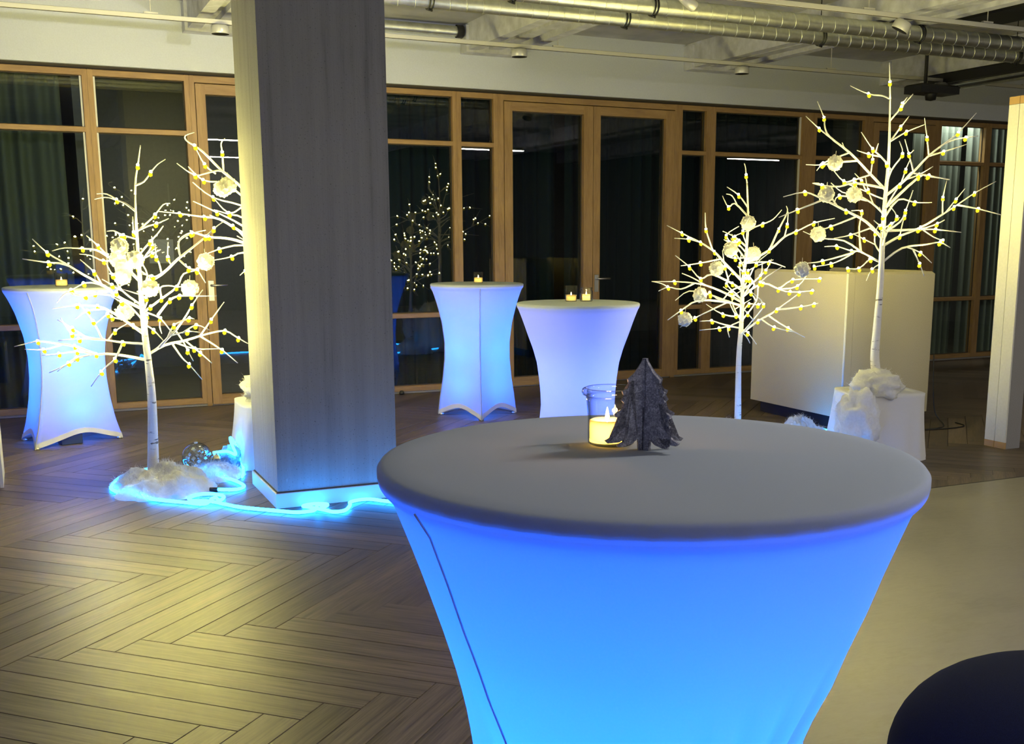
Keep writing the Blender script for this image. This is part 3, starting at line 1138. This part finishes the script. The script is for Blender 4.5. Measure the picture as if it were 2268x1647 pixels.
FP = [(.0, .285), (.45, .262), (.60, .262), (.66, .264), (.72, .276), (.78, .291), (.84, .308), (.90, .327), (.96, .347), (1.02, .369), (1.06, .384), (1.08, .396)]
bar_table('large blue lit bar table in the foreground with grey cloth top', .8217, 1.3888, 1.1, .40, FP,
          feet=[(168, .40), (258, .38), (348, .40), (78, .38)], corner=[(0, 1), (.4, .80), (.66, .69), (.8, .72), (1, .85)],
          wmix=[(0, 1), (.3, .85), (.6, .5), (.78, .08), (.9, 0)], seam=[(191, .02)],
          folds=[(266, 3.2, -.034, .84), (254, 2.6, -.030, .80), (280, 3.0, -.032, .84), (295, 3.4, -.034, .86), (242, 4, .014, .80), (180, 4, -.016, .80)],
          glow=.80, glow_z=(.44, .66, .86), off=(222, .09))
bar_table('tall blue lit bar table with front seam, between the pillar and the paler round table', 3.31, 8.34, 1.065, .375,
          [(0, .30), (.15, .285), (.3, .268), (.45, .256), (.6, .258), (.75, .278), (.9, .318), (1.0, .352), (1.05, .372)],
          feet=[(161.5, .33), (252, .36), (340.7, .32), (72, .36)], corner=[(0, 1), (.15, .95), (.3, .88), (.45, .84), (.6, .84), (.75, .92), (.9, 1.05)],
          seam=[(252, .01), (161.5, .01)], glow=1.05, col=(.012, .13, 1))
RP = [(0, .285), (.26, .261), (.36, .265), (.46, .275), (.56, .289), (.66, .317), (.76, .354), (.86, .389), (.93, .416), (.96, .424)]
bar_table('pale lilac round bar table with two candle glasses, right of the tall blue table', 3.495, 6.9, .98, .43, RP, seam=[], glow=.62, glow_z=(.2, .45, .7), col=(.10, .17, 1))
bar_table('blue lit bar table on the far left with a blue box under its arched hem', .246, 8.5, 1.09, .375,
          [(0, .30), (.15, .28), (.3, .268), (.45, .262), (.6, .262), (.75, .272), (.9, .305), (1.0, .342), (1.05, .366)],
          feet=[(233.9, .438), (343, .348), (54, .43), (163, .36)], corner=[(0, 1), (.15, .88), (.3, .80), (.45, .74), (.6, .72), (.75, .78), (.9, .9)],
          seam=[(233.9, .01)], glow=1.2, col=(.006, .12, 1))
lb = thing('floor_uplight', 'small dark blue lamp box standing under the far left bar table', 'uplight', (.22, 8.34, 0), rad(15))
MB().box(-.07, .07, -.05, .05, .003, .075, 0, .006).build('lamp_housing', M['ledbox'], lb)
MB().lathe([(.001, .0765), (.04, .0765)], n=20).build('lamp_lens', M['jar'], lb)

# ------------------------------------------------------------------ candles


def candle_glass(label, x, y, z, r, h, kind='tumbler', candle=(.6, .4), power=.25):
    t = thing('candle_glass', label, 'candle glass', (x, y, z), 0, 'candle glasses on the bar tables')
    if kind == 'tumbler':
        prof = [(.001, .001), (r * .90, .001), (r * .93, .006), (r, h), (r - .003, h), (r * .88, .008), (.001, .008)]
    else:
        prof = [(.001, .001), (r * .9, .001), (r, .01), (r, h * .72), (r * .82, h * .82), (r * .82, h * .9), (r * .88, h * .93), (r * .88, h), (r * .8, h), (r * .76, h * .84), (r * .94, h * .7), (r * .92, .012), (.001, .01)]
    MB().lathe(prof, n=32).build('glass_body', M['jar'], t, True)
    cr, ch = r * candle[0], h * candle[1]
    b0 = .009
    w = MB().lathe([(.001, b0), (cr, b0), (cr, b0 + ch), (cr - .004, b0 + ch + .001), (cr - .008, b0 + ch - .010), (.001, b0 + ch - .014)], n=24)
    cdl = w.build('candle', M['wax'], t, True)
    MB().tube([(0, 0, b0 + ch - .015), (0, 0, b0 + ch - .006)], .001, 5).build('wick', M['black'], cdl)
    MB().lathe([(.0005, b0 + ch - .007), (.0035, b0 + ch - .001), (.0038, b0 + ch + .005), (.002, b0 + ch + .013), (.0004, b0 + ch + .02)], n=12).build('flame', M['flame'], cdl, True)
    light('candle_light', 'POINT', (x, y, z + b0 + ch + .006), power, (1, .60, .22), .006)
    light('wax_fill_light', 'POINT', (x, y, z + b0 + ch * .5), power * .35, (1, .74, .25), cr * .5)  # extra light added inside the wax to make it glow
    return t


candle_glass('clear tumbler with a burning candle on the tall blue bar table near the pillar', 3.33, 8.36, 1.065, .040, .088, candle=(.86, .40), power=.5)
candle_glass('straight tumbler with candle, left one on the pale lilac table', 3.50, 7.02, .98, .043, .112, candle=(.84, .34), power=.5)
candle_glass('rounded jar with candle, right one on the pale lilac table', 3.61, 7.0, .98, .047, .098, 'jar', candle=(.60, .42), power=.5)
candle_glass('candle glass glowing orange on the far left bar table', .25, 8.44, 1.09, .044, .095, candle=(.86, .40), power=.7)

# big preserving jar on the front table
JX, JY = .812, 1.487
t = thing('preserving_jar', 'large preserving jar with thick rim and burning candle on the front table', 'jar', (JX, JY, 1.1))
R_ = .0365
MB().lathe([(.001, .0015), (R_ * .86, .0015), (R_ * .98, .004), (R_ * 1.0, .012), (R_ * 1.0, .045), (R_ * 1.06, .070), (R_ * 1.10, .078),
            (R_ * 1.04, .078), (R_ * 1.0, .068), (R_ * .95, .045), (R_ * .95, .012), (R_ * .8, .006), (.001, .006)], n=48).build('jar_body', M['jar'], t, True)
MB().lathe([(R_ * 1.05, .078), (R_ * 1.22, .080), (R_ * 1.27, .084), (R_ * 1.24, .089), (R_ * 1.12, .091), (R_ * 1.05, .088), (R_ * 1.05, .078)], n=48).build('jar_rim', M['jar'], t, True)
cr = .0275
w = MB().lathe([(.001, .0065), (cr, .0065), (cr, .0395), (cr - .003, .041), (cr - .007, .034), (.001, .031)], n=40).build('candle', M['wax'], t, True, (-.006, .002, 0))
MB().tube([(0, 0, .031), (.0005, 0, .039)], .0008, 5).build('wick', M['black'], w)
MB().lathe([(.0004, .036), (.0028, .040), (.0034, .045), (.0022, .052), (.0003, .060)], n=14).build('flame', M['flame'], w, True)
light('candle_light', 'POINT', (JX - .006, JY + .002, 1.148), 1.7, (1, .44, .15), .005)
light('wax_fill_light', 'POINT', (JX - .006, JY + .002, 1.122), .50, (1, .60, .16), .012)  # added within the candle body so that its wax glows

# felt fir tree of two slotted halves
half = [(.010, 0), (.0105, .018), (.020, .010), (.034, .006), (.042, .006), (.043, .009), (.034, .013), (.027, .021), (.040, .013), (.058, .012), (.062, .016), (.050, .022), (.035, .036),
        (.031, .037), (.044, .036), (.046, .040), (.036, .045), (.031, .050), (.046, .052), (.047, .056), (.034, .064), (.025, .076), (.033, .073), (.037, .077), (.029, .082),
        (.034, .086), (.036, .091), (.027, .095), (.018, .108), (.0265, .104), (.0275, .109), (.0165, .118), (.008, .130), (.0045, .136), (.003, .138), (0, .1385)]


def felt_plate(slot_lo, slot_hi, sw):
    b = MB()
    th = .0028
    for sgn in (1, -1):
        # outline of one half with the slot cut out along the axis
        ys = [(sgn * max(x, sw if slot_lo <= z <= slot_hi else 0), z) for x, z in half]
        inner = [(sgn * (sw if slot_lo <= z <= slot_hi else 0), z) for z in (.1385, slot_hi + .0001, slot_hi, slot_lo, slot_lo - .0001, 0) if z >= 0]
        pl = ys + inner[1:]
        n = len(pl)
        bmx = bmesh.new()
        vv = [bmx.verts.new((x, -th, z)) for x, z in pl]
        fce = bmx.faces.new(vv)
        bmesh.ops.triangulate(bmx, faces=[fce])
        tri = [tuple(v.index for v in f.verts) for f in bmx.faces if True]
        bmx.verts.index_update()
        tri = [tuple(v.index for v in f.verts) for f in bmx.faces]
        bmx.free()
        vs = [(x, -th, z) for x, z in pl] + [(x, th, z) for x, z in pl]
        fs = list(tri) + [tuple(n + i for i in reversed(f)) for f in tri] + [(i, (i + 1) % n, n + (i + 1) % n, n + i) for i in range(n)]
        b.add(vs, fs)
    return b


ft = thing('felt_fir_tree', 'grey blue felt fir tree of two slotted plates beside the jar on the front table', 'table decoration', (.839, 1.4315, 1.1), rad(-14))
felt_plate(-.001, .066, .0040).build('felt_plate', M['felt'], ft)
p = felt_plate(.068, .14, .0034).build('felt_plate', M['felt'], ft)
p.rotation_euler = (0, 0, rad(-49))

# ------------------------------------------------------------------ lit birch trees
DEC = lambda s: [Vector((float(a) / 1000, float(b) / 1000, float(c) / 1000)) for a, b, c in zip(*[iter(s.split())] * 3)]
led_mes = {}
for lk, lm in (('led', M['led']), ('led_left', M['led_left'])):
    led_mes[lk] = MB().ball((0, 0, .004), .0085, 1, (1, 1, 1), 0).ball((0, 0, -.012), .0135, 1, (1, 1, 1.1), 1).mesh('led_bulb', [lm, M['ledhalo']], True)
petals = MB()
for k in range(5):
    a = 2 * PI * k / 5
    c, s = math.cos(a), math.sin(a)
    petals.add([(.006 * c, .006 * s, -.004), (.016 * c - .008 * s, .016 * s + .008 * c, .010), (.022 * c, .022 * s, .020), (.016 * c + .008 * s, .016 * s - .008 * c, .010)], [(0, 1, 2, 3)])
petal_me = petals.mesh('blossom', M['petal'])


def lit_tree(key, label, r0, r_top, extra, seed):
    tr_s, br_s = TREES[key]
    tr = DEC(tr_s)
    base = tr[0].copy()
    t = thing('lit_birch_tree', label, 'lit tree', tuple(base), 0, 'lit white birch trees')
    tr = [p - base for p in tr]
    path = smooth_path(tr, 5)
    H = path[-1].z
    rr = [r0 + (r_top - r0) * (p.z / H) ** .85 for p in path]
    MB().tube(path, rr, 14).build('trunk', M['birch'], t, True)
    r = random.Random(seed)

    def add_led(p, d):
        o = place('led_bulb', led_mes['led_left' if key in ('left', 'second') else 'led'], t, tuple(p))
        q = Vector((d.x * .35, d.y * .35, 1)).normalized()
        o.rotation_euler = q.to_track_quat('Z', 'Y').to_euler()

    def add_branch(pts, leds, r1, r2):
        sp = smooth_path(pts, 3)
        k = len(sp) - 1
        MB().tube(sp, [r1 + (r2 - r1) * i / k for i in range(k + 1)], 6).build('branch', M['twig'], t, True)
        for i in leds:
            d = (pts[min(i + 1, len(pts) - 1)] - pts[i - 1]).normalized()
            add_led(pts[i], d)

    for line in br_s.strip().split('\n'):
        a, b = line.split('|')
        pts = [p - base for p in DEC(a)]
        leds = [int(x) for x in b.split()]
        L = sum((q - p).length for p, q in zip(pts, pts[1:]))
        add_branch(pts, leds, min(.010, .0038 + .009 * L), .0026)
    # branches on the sides that the traced ones leave bare
    for k in range(extra):
        z = H * r.uniform(.42, .76)
        q = min(path, key=lambda p: abs(p.z - z))
        a = rad(-25.484 + 90 + (180 if k % 2 else 0)) + r.uniform(-.5, .5)
        L = (.62 - .38 * (z / H)) * r.uniform(.7, 1.1)
        d = Vector((math.cos(a), math.sin(a), r.uniform(.25, .8))).normalized()
        p1 = q + d * L * .5 + Vector((r.uniform(-.03, .03), r.uniform(-.03, .03), 0))
        p2 = q + d * L * .8 + Vector((r.uniform(-.05, .05), r.uniform(-.05, .05), .04))
        p3 = q + d * L * 1.1 + Vector((r.uniform(-.08, .08), r.uniform(-.08, .08), .06))
        add_branch([q, p1, p2, p3], [2], .006, .0026)
        sd = d.cross(Vector((0, 0, 1))).normalized() * (1 if r.random() < .5 else -1)
        m1 = p1 + (d * .6 + sd * .7 + Vector((0, 0, .2))) * L * .22
        m2 = p1 + (d * .6 + sd * .7 + Vector((0, 0, .2))) * L * .42
        add_branch([p1, m1, m2], [1], .0045, .0026)
    return t


lit_tree('left', 'lit white birch tree standing in cotton on the floor left of the pillar', .036, .0045, 6, 1)
lit_tree('second', 'lit white birch tree on a draped pedestal, mostly hidden behind the pillar', .030, .006, 18, 2)
lit_tree('mid', 'slim lit white birch tree in front of the beige booth, right of the double door', .027, .0045, 12, 3)
lit_tree('big', 'tallest lit white birch tree on a white draped pedestal at right', .033, .0045, 6, 4)

# white paper blossoms hung in the trees


def blossom_mesh(name, R, mat, seed):
    b = MB()
    r = random.Random(seed)
    b.ball((0, 0, 0), R * .88, 3)
    n = 34
    for k in range(n):
        z = 1 - 2 * (k + .5) / n
        a = k * 2.39996
        q = math.sqrt(1 - z * z)
        d = Vector((q * math.cos(a), q * math.sin(a), z))
        u = d.orthogonal().normalized()
        v = d.cross(u)
        th = r.uniform(0, 6.28)
        u, v = u * math.cos(th) + v * math.sin(th), v * math.cos(th) - u * math.sin(th)
        c = d * R * .80
        pts = [c, c + u * R * .40 + d * R * .12, c + u * R * .40 + v * R * .32 + d * R * .22, c + v * R * .42 + d * R * .10,
               c - u * R * .34 + v * R * .25 + d * R * .2, c - u * R * .38 + d * R * .1, c - v * R * .34 + d * R * .14]
        b.add(pts, [(0, i, i + 1) for i in range(1, 6)] + [(0, 6, 1)])
    return b.mesh(name, mat, True)


flower = [blossom_mesh('blossom_ball', .049, M['petal'], s) for s in (1, 2, 3)]
where = {'left': 'in the left tree', 'second': 'in the tree behind the pillar', 'mid': 'in the slim tree', 'big': 'in the tallest tree'}
notes = {
    'left': ['topmost of the cluster left of its trunk', 'second from the top left of its trunk', 'lower one of the cluster left of its trunk', 'directly in front of its trunk',
             'just right of its trunk', 'on a branch right of the trunk', 'lowest one left of its trunk', 'farthest right, close to the pillar', 'lowest of the cluster left of its trunk'],
    'second': ['left one beside the pillar', 'right one touching the pillar edge'],
    'mid': ['topmost on the trunk', 'left of the trunk near the top', 'right of the trunk near the top', 'left of the trunk at mid height', 'in the dense left twigs', 'lowest, far left'],
    'big': ['left of the trunk at mid height', 'closest to the trunk at mid height', 'on a far left branch', 'lowest, above the booth', 'highest, on an upper left branch']}
for key in ('left', 'second', 'mid', 'big'):
    for k, p in enumerate(DEC(ORN[key])):
        t = thing('blossom_ornament', 'white blossom ball %s, %s' % (where[key], notes[key][k]), 'ornament', tuple(p), k * 1.3, 'white blossoms in the lit trees')
        place('blossom_ball', flower[k % 3], t)
        MB().tube([(0, 0, .03), (.004, 0, .075)], .0012, 5).build('hanging_thread', M['twig'], t)

# ------------------------------------------------------------------ cotton, drapes, baubles, rope


def mound(name, label, x, y, z, rx, ry, h, seed, lump=.35, n=72, k=26):
    b = MB()
    for i in range(k + 1):
        e = i / k
        for j in range(n):
            a = 2 * PI * j / n
            d = Vector((math.cos(a) * 1.7, math.sin(a) * 1.7, seed * 7.3))
            edge = 1 + .22 * noise.noise(d) + .10 * noise.noise(d * 3.1)
            px, py = math.cos(a) * e * edge, math.sin(a) * e * edge
            q = Vector((px * 2.6, py * 2.6, seed * 3.1))
            hh = (1 - e ** 2.4) * (.62 + lump * noise.noise(q) + .36 * lump * noise.noise(q * 2.6) + .26 * lump * noise.noise(q * 6.0) + .14 * lump * noise.noise(q * 14.0))
            if i == k:
                hh = 0
            jit = .03 * noise.noise(q * 9)
            b.v.append((rx * (px + jit), ry * (py + jit), max(0, h * hh) + .001))
    for i in range(k):
        for j in range(n):
            b.f.append((i * n + j, (i + 1) * n + j, (i + 1) * n + (j + 1) % n, i * n + (j + 1) % n))
            b.mi.append(0)
    o = b.build(name, M['cotton'], None, True, (x, y, z))
    tag(o, label, 'cotton wool')
    fibres(o, [(Vector(v), Vector((v[0] * .6, v[1] * .6, .5))) for v in b.v], seed)
    return o


def fibres(parent, pts, seed, n=1500, ln=.035):
    r = random.Random(seed)
    b = MB()
    up = Vector((0, 0, .25))
    for _ in range(n):
        p, q = r.choice(pts)
        d = (q + up + Vector((r.uniform(-1, 1), r.uniform(-1, 1), r.uniform(-.3, .8)))).normalized()
        e = (d + Vector((r.uniform(-1, 1), r.uniform(-1, 1), r.uniform(-.6, .6)))).normalized()
        L = ln * r.uniform(.4, 1.2)
        s = d.orthogonal().normalized() * .0006
        m = p + d * L * .5
        t = m + e * L * .5
        o = len(b.v)
        b.add([p - s, p + s, m + s, m - s, t], [(0, 1, 2, 3), (3, 2, 4)])
    o = b.build('cotton_fibres', M['cotton'], parent)
    o['kind'] = 'stuff'


def puff(o_name, label, x, y, z, R, seed, sc=(1, 1, .8)):
    b = MB().ball((0, 0, 0), 1, 4)
    for i, v in enumerate(b.v):
        d = Vector(v)
        q = d * 1.6 + Vector((seed * 5.1, 0, 0))
        k = 1 + .26 * noise.noise(q) + .20 * noise.noise(q * 2.4) + .11 * noise.noise(q * 5.5) + .05 * noise.noise(q * 12)
        b.v[i] = (d.x * R * k * sc[0], d.y * R * k * sc[1], d.z * R * k * sc[2])
    o = b.build(o_name, M['cotton'], None, True, (x, y, z))
    tag(o, label, 'cotton wool')
    fibres(o, [(Vector(v), Vector(v).normalized()) for v in b.v], seed, 1200, .03)
    return o


mound('cotton_snow', 'white cotton wool mound around the foot of the left tree', .66, 6.62, 0, .29, .40, .17, 1)
mound('cotton_snow', 'blue lit cotton wool patch by the glass balls and the pillar', .98, 6.83, 0, .17, .22, .09, 2)
mound('cotton_snow', 'cotton wool heap around the hidden foot of the slim tree', 4.40, 6.26, 0, .27, .27, .22, 3)
mound('cotton_snow', 'small cotton wool patch between booth and draped pedestal at right', 4.98, 6.28, 0, .22, .18, .19, 4)


def pedestal(label, x, y, w, d, h, seed, rz=0):
    t = thing('draped_pedestal', label, 'pedestal', (x, y, 0), rz)
    b = MB()
    n, k = 140, 22
    r = random.Random(seed)
    ph = [r.uniform(0, 6.28) for _ in range(6)]
    for i in range(k + 1):
        v = i / k
        for j in range(n):
            a = 2 * PI * j / n
            c, s = math.cos(a), math.sin(a)
            ex = .42 + .25 * v
            sx = math.copysign(abs(c) ** ex, c)
            sy = math.copysign(abs(s) ** ex, s)
            fl = 1 + .20 * v ** 1.4 + v * (.055 * math.sin(5 * a + ph[0]) + .04 * math.sin(9 * a + ph[1]) + .02 * math.sin(17 * a + ph[2]))
            zz = h * (1 - v) + .002
            if v == 1:
                zz = .003
            b.v.append((w / 2 * sx * fl, d / 2 * sy * fl, zz))
    for i in range(k):
        for j in range(n):
            b.f.append((i * n + j, (i + 1) * n + j, (i + 1) * n + (j + 1) % n, i * n + (j + 1) % n))
            b.mi.append(0)
    m = len(b.v)
    for e in (.7, .35):
        for j in range(n):
            p = b.v[j]
            b.v.append((p[0] * e, p[1] * e, h + .002 + .006 * noise.noise(Vector((p[0] * 9 * e, p[1] * 9 * e, seed)))))
    b.v.append((0, 0, h + .003))
    for j in range(n):
        jj = (j + 1) % n
        b.f += [(j, jj, m + jj, m + j), (m + j, m + jj, m + n + jj, m + n + j), (m + n + j, m + n + jj, m + 2 * n)]
        b.mi += [0, 0, 0]
    b.build('drape', M['drape'], t, True)
    MB().box(-w * .42, w * .42, -d * .42, d * .42, .0, h - .015).build('plinth', M['board'], t)
    return t


pedestal('pedestal under a white drape behind the pillar, lit blue', 1.475, 7.09, .60, .50, .40, 1)
puff('cotton_wool', 'cotton wool bunched around the trunk on the pedestal behind the pillar', 1.40, 7.06, .47, .17, 5, (1.15, 1, .75))
pedestal('pedestal under a white drape carrying the tallest tree, at right', 5.06, 5.58, .50, .46, .43, 3, rad(-14))
puff('cotton_wool', 'cotton wool heap at the foot of the tallest tree, on its draped pedestal', 4.96, 5.50, .475, .15, 7, (1.15, 1, .72))
puff('cotton_wool', 'cotton wool hanging over the left edge of the right draped pedestal', 4.72, 5.40, .25, .16, 9, (.8, .9, 1.5))

# glass balls and a pale blue artificial rose by the left tree
t = thing('glass_ball', 'large clear glass ball with mirror facets on the floor by the left tree', 'glass ball', (.895, 7.0, .089))
MB().ball((0, 0, 0), .088, 4).build('ball_shell', M['ball'], t, True)
b = MB()
for k in range(60):
    z = 1 - 2 * (k + .5) / 60
    a = k * 2.39996
    q = math.sqrt(1 - z * z)
    d = Vector((q * math.cos(a), q * math.sin(a), z))
    if z < .85:
        u = d.orthogonal().normalized() * .009
        v = d.cross(u)
        c = d * .080
        b.add([c + u + v, c - u + v, c - u - v, c + u - v], [(0, 1, 2, 3)])
o = b.build('mirror_facets', M['mirror'], t)
o['kind'] = 'stuff'
MB().ball((0, 0, .088), .012, 2, (1, 1, .6)).build('ball_cap', M['steel'], t, True)
t = thing('mirror_ball', 'small silver mirror ball between the large glass ball and the blue rose', 'glass ball', (1.012, 6.98, .052))
MB().ball((0, 0, 0), .048, 2).build('faceted_shell', M['mirror'], t)
MB().ball((0, 0, .047), .008, 2, (1, 1, .7)).build('ball_cap', M['steel'], t, True)
t = thing('artificial_rose', 'pale blue artificial rose lying on cotton next to the pillar', 'flower', (1.10, 6.98, .085))
place('rose_head', blossom_mesh('rose_head', .066, M['blue_petal'], 9), t)
MB().tube([(0, 0, -.03), (.02, .03, -.07), (.0, .16, -.078)], .004, 6).build('stem', M['twig'], t, True)

rope = [(1.752, 5.60), (1.689, 5.66), (1.63, 5.735), (1.572, 5.745), (1.514, 5.715), (1.496, 5.651), (1.442, 5.548), (1.379, 5.538), (1.339, 5.613), (1.284, 5.70), (1.262, 5.735),
        (1.296, 5.757), (1.344, 5.757), (1.387, 5.72), (1.37, 5.677), (1.321, 5.632), (1.279, 5.609), (1.2, 5.614), (1.12, 5.685), (.962, 5.844), (.888, 5.965), (.83, 6.063), (.743, 6.122),
        (.742, 6.195), (.798, 6.253), (.871, 6.237), (.916, 6.16), (.895, 6.078), (.847, 6.03), (.78, 6.017), (.684, 6.115), (.642, 6.153), (.561, 6.238), (.479, 6.368), (.408, 6.484),
        (.375, 6.574), (.368, 6.653), (.40, 6.78), (.50, 6.98), (.60, 7.10), (.722, 7.152), (.784, 7.09), (.829, 6.99), (.89, 6.90), (.945, 6.90), (.93, 6.83), (.91, 6.842), (.959, 6.708), (1.033, 6.566), (1.066, 6.406),
        (1.054, 6.332), (1.003, 6.297), (.903, 6.345)]
lead = [(5.34, 6.30), (5.30, 6.62), (5.16, 6.62), (5.10, 6.40), (5.25, 6.15), (4.95, 6.02), (4.72, 6.10), (4.55, 6.30), (4.35, 6.38), (4.10, 6.28), (4.10, 5.95), (4.26, 5.78), (4.40, 5.88), (4.53, 5.80), (4.50, 5.66), (4.34, 5.66), (4.28, 5.79), (4.38, 5.90), (4.58, 5.86), (4.68, 5.62), (4.55, 5.3), (4.4, 4.95), (4.0, 5.0), (3.3, 5.3), (2.6, 5.45), (2.1, 5.5), (1.93, 5.53), (1.80, 5.60), (1.76, 5.68), (1.81, 5.71), (1.86, 5.65), (1.84, 5.585)]
pts = []
for i, p in enumerate(lead + rope):
    zz = .0135
    pts.append((p[0], p[1], zz))
sp = smooth_path(pts, 5)
# where the rope crosses itself one strand lies on the other
cell = {}
path = []
for i, p in enumerate(sp):
    z = p.z
    for j in range(0, i - 9, 1):
        if (path[j].x - p.x) ** 2 + (path[j].y - p.y) ** 2 < .02 ** 2 and path[j].z < .02:
            z = .037
    path.append(Vector((p.x, p.y, z)))
for _ in range(2):
    path = [path[0]] + [Vector((b.x, b.y, max(b.z, (a.z + b.z + c.z) / 3))) for a, b, c in zip(path, path[1:], path[2:])] + [path[-1]]
rp = thing('light_rope', 'glowing cyan light rope looped across the floor past the pillar and the left tree', 'light rope', (0, 0, 0))
MB().tube(path, .0095, 10).build('glowing_tube', M['neon'], rp, True)
MB().tube([path[-1] + Vector((.012, -.008, 0)), path[-1], path[-1] + Vector((-.03, .012, 0))], .0125, 10).build('end_cap', M['black'], rp, True)
t = thing('light_rope', 'short cyan light rope draped over the blue rose beside the pillar', 'light rope', (0, 0, 0))
MB().tube(smooth_path([(1.00, 7.02, .10), (1.07, 6.93, .118), (1.115, 6.90, .10), (1.10, 6.93, .16), (1.11, 7.03, .185), (1.145, 7.0, .12), (1.155, 6.92, .04), (1.13, 6.75, .0135), (1.10, 6.62, .0135)], 6), .009, 8).build('glowing_tube', M['neon'], t, True)

# ------------------------------------------------------------------ booth, lit post, bench, pouf, cable
t = thing('upholstered_booth', 'beige fabric booth with high closed sides behind the slim tree', 'booth', (5.43, 6.38, 0))
z0, z1, bw, bd, th = .10, 1.178, .84, 1.14, .07
MB().box(0, th, .0, bd, z0, z1, 0, .018).build('side_panel', M['linen'], t)
MB().box(th + .002, bw, 0, th, z0, z1 - .004, 0, .018).build('back_panel', M['linen'], t)
MB().box(bw - th, bw, th + .002, bd, z0, z1, 0, .018).build('side_panel', M['linen'], t)
MB().box(th + .004, bw - th - .004, th + .004, bd - .05, .16, .44, 0, .03).build('seat', M['linen'], t)
MB().tube([(.004, .004, z0 + .01), (.004, .004, z1 - .012)], .008, 8).build('piping', M['drape'], t, True)
MB().box(.06, bw - .06, .06, bd - .06, .002, z0).build('plinth', M['black'], t)

t = thing('divider_post', 'tall white lit divider post with timber caps at the right edge', 'post', (5.985, 5.345, 0))
H_ = 2.335
MB().box(0, .012, .001, .092, .045, H_ - .05, 0, .002).build('white_face', M['divider'], t)
MB().box(0, .012, .095, .18, .045, H_ - .05, 0, .002).build('white_face', M['divider'], t)
MB().box(.0125, .14, -.0, .181, .0, H_ - .055, 0, .002).build('grey_body', M['dgrey'], t)
for za, zb in ((.0, .044), (H_ - .049, H_)):
    for ya, yb in ((.001, .092), (.095, .18)):
        MB().box(-.001, .012 if za == 0 else .06, ya, yb, za, zb, 0, .002).build('timber_cap', M['timber'], t)
t = thing('low_bench', 'low dark bench end with white side panel at the left edge', 'bench', (-.195, 6.98, 0))
MB().box(-.012, .006, 0, .46, .0, .385, 0, .003).build('side_board', M['divider'], t)
MB().box(-1.3, -.014, .01, .45, .10, .37, 0, .02).build('seat_block', M['olive'], t)
MB().box(-1.28, -.016, .04, .42, .002, .10).build('plinth', M['ledbox'], t)

t = thing('pouf', 'round dark navy pouf in the bottom right corner', 'pouf', (2.13, 1.63, 0))
pr = .42
MB().lathe([(.001, .003), (pr * .80, .003), (pr * .93, .03), (pr * .99, .10), (pr, .18)] + [(pr * math.cos(rad(a)) ** .75, .18 + .25 * math.sin(rad(a))) for a in range(8, 89, 8)] + [(.001, .43)], n=64).build('pouf_body', M['navy'], t, True)
MB().tube([(pr * 1.0 * math.cos(2 * PI * a / 64), pr * 1.0 * math.sin(2 * PI * a / 64), .17) for a in range(65)], .004, 6).build('piping', M['navy'], t, True)

cab = MB().tube(smooth_path([(6.30, 6.37, .55), (6.295, 6.35, .30), (6.31, 6.33, .10), (6.33, 6.25, .006), (6.20, 6.17, .006), (6.05, 6.16, .006), (6.25, 6.12, .006), (6.45, 6.16, .006), (6.5, 6.3, .006)], 6), .005, 6).build('power_cable', M['cable'], None, True)
tag(cab, 'black power cable hanging down the booth corner and lying on the floor', 'cable')
sock = thing('floor_socket', 'small dark door stop on the floor under the window right of the pillar', 'door stop', (3.09, 9.70, 0))
MB().lathe([(.001, .002), (.022, .002), (.022, .02), (.016, .038), (.001, .04)], n=20).build('stop_body', M['black'], sock, True)
MB().lathe([(.0225, .012), (.026, .016), (.0225, .02)], n=20).build('rubber_ring', M['black'], sock, True)
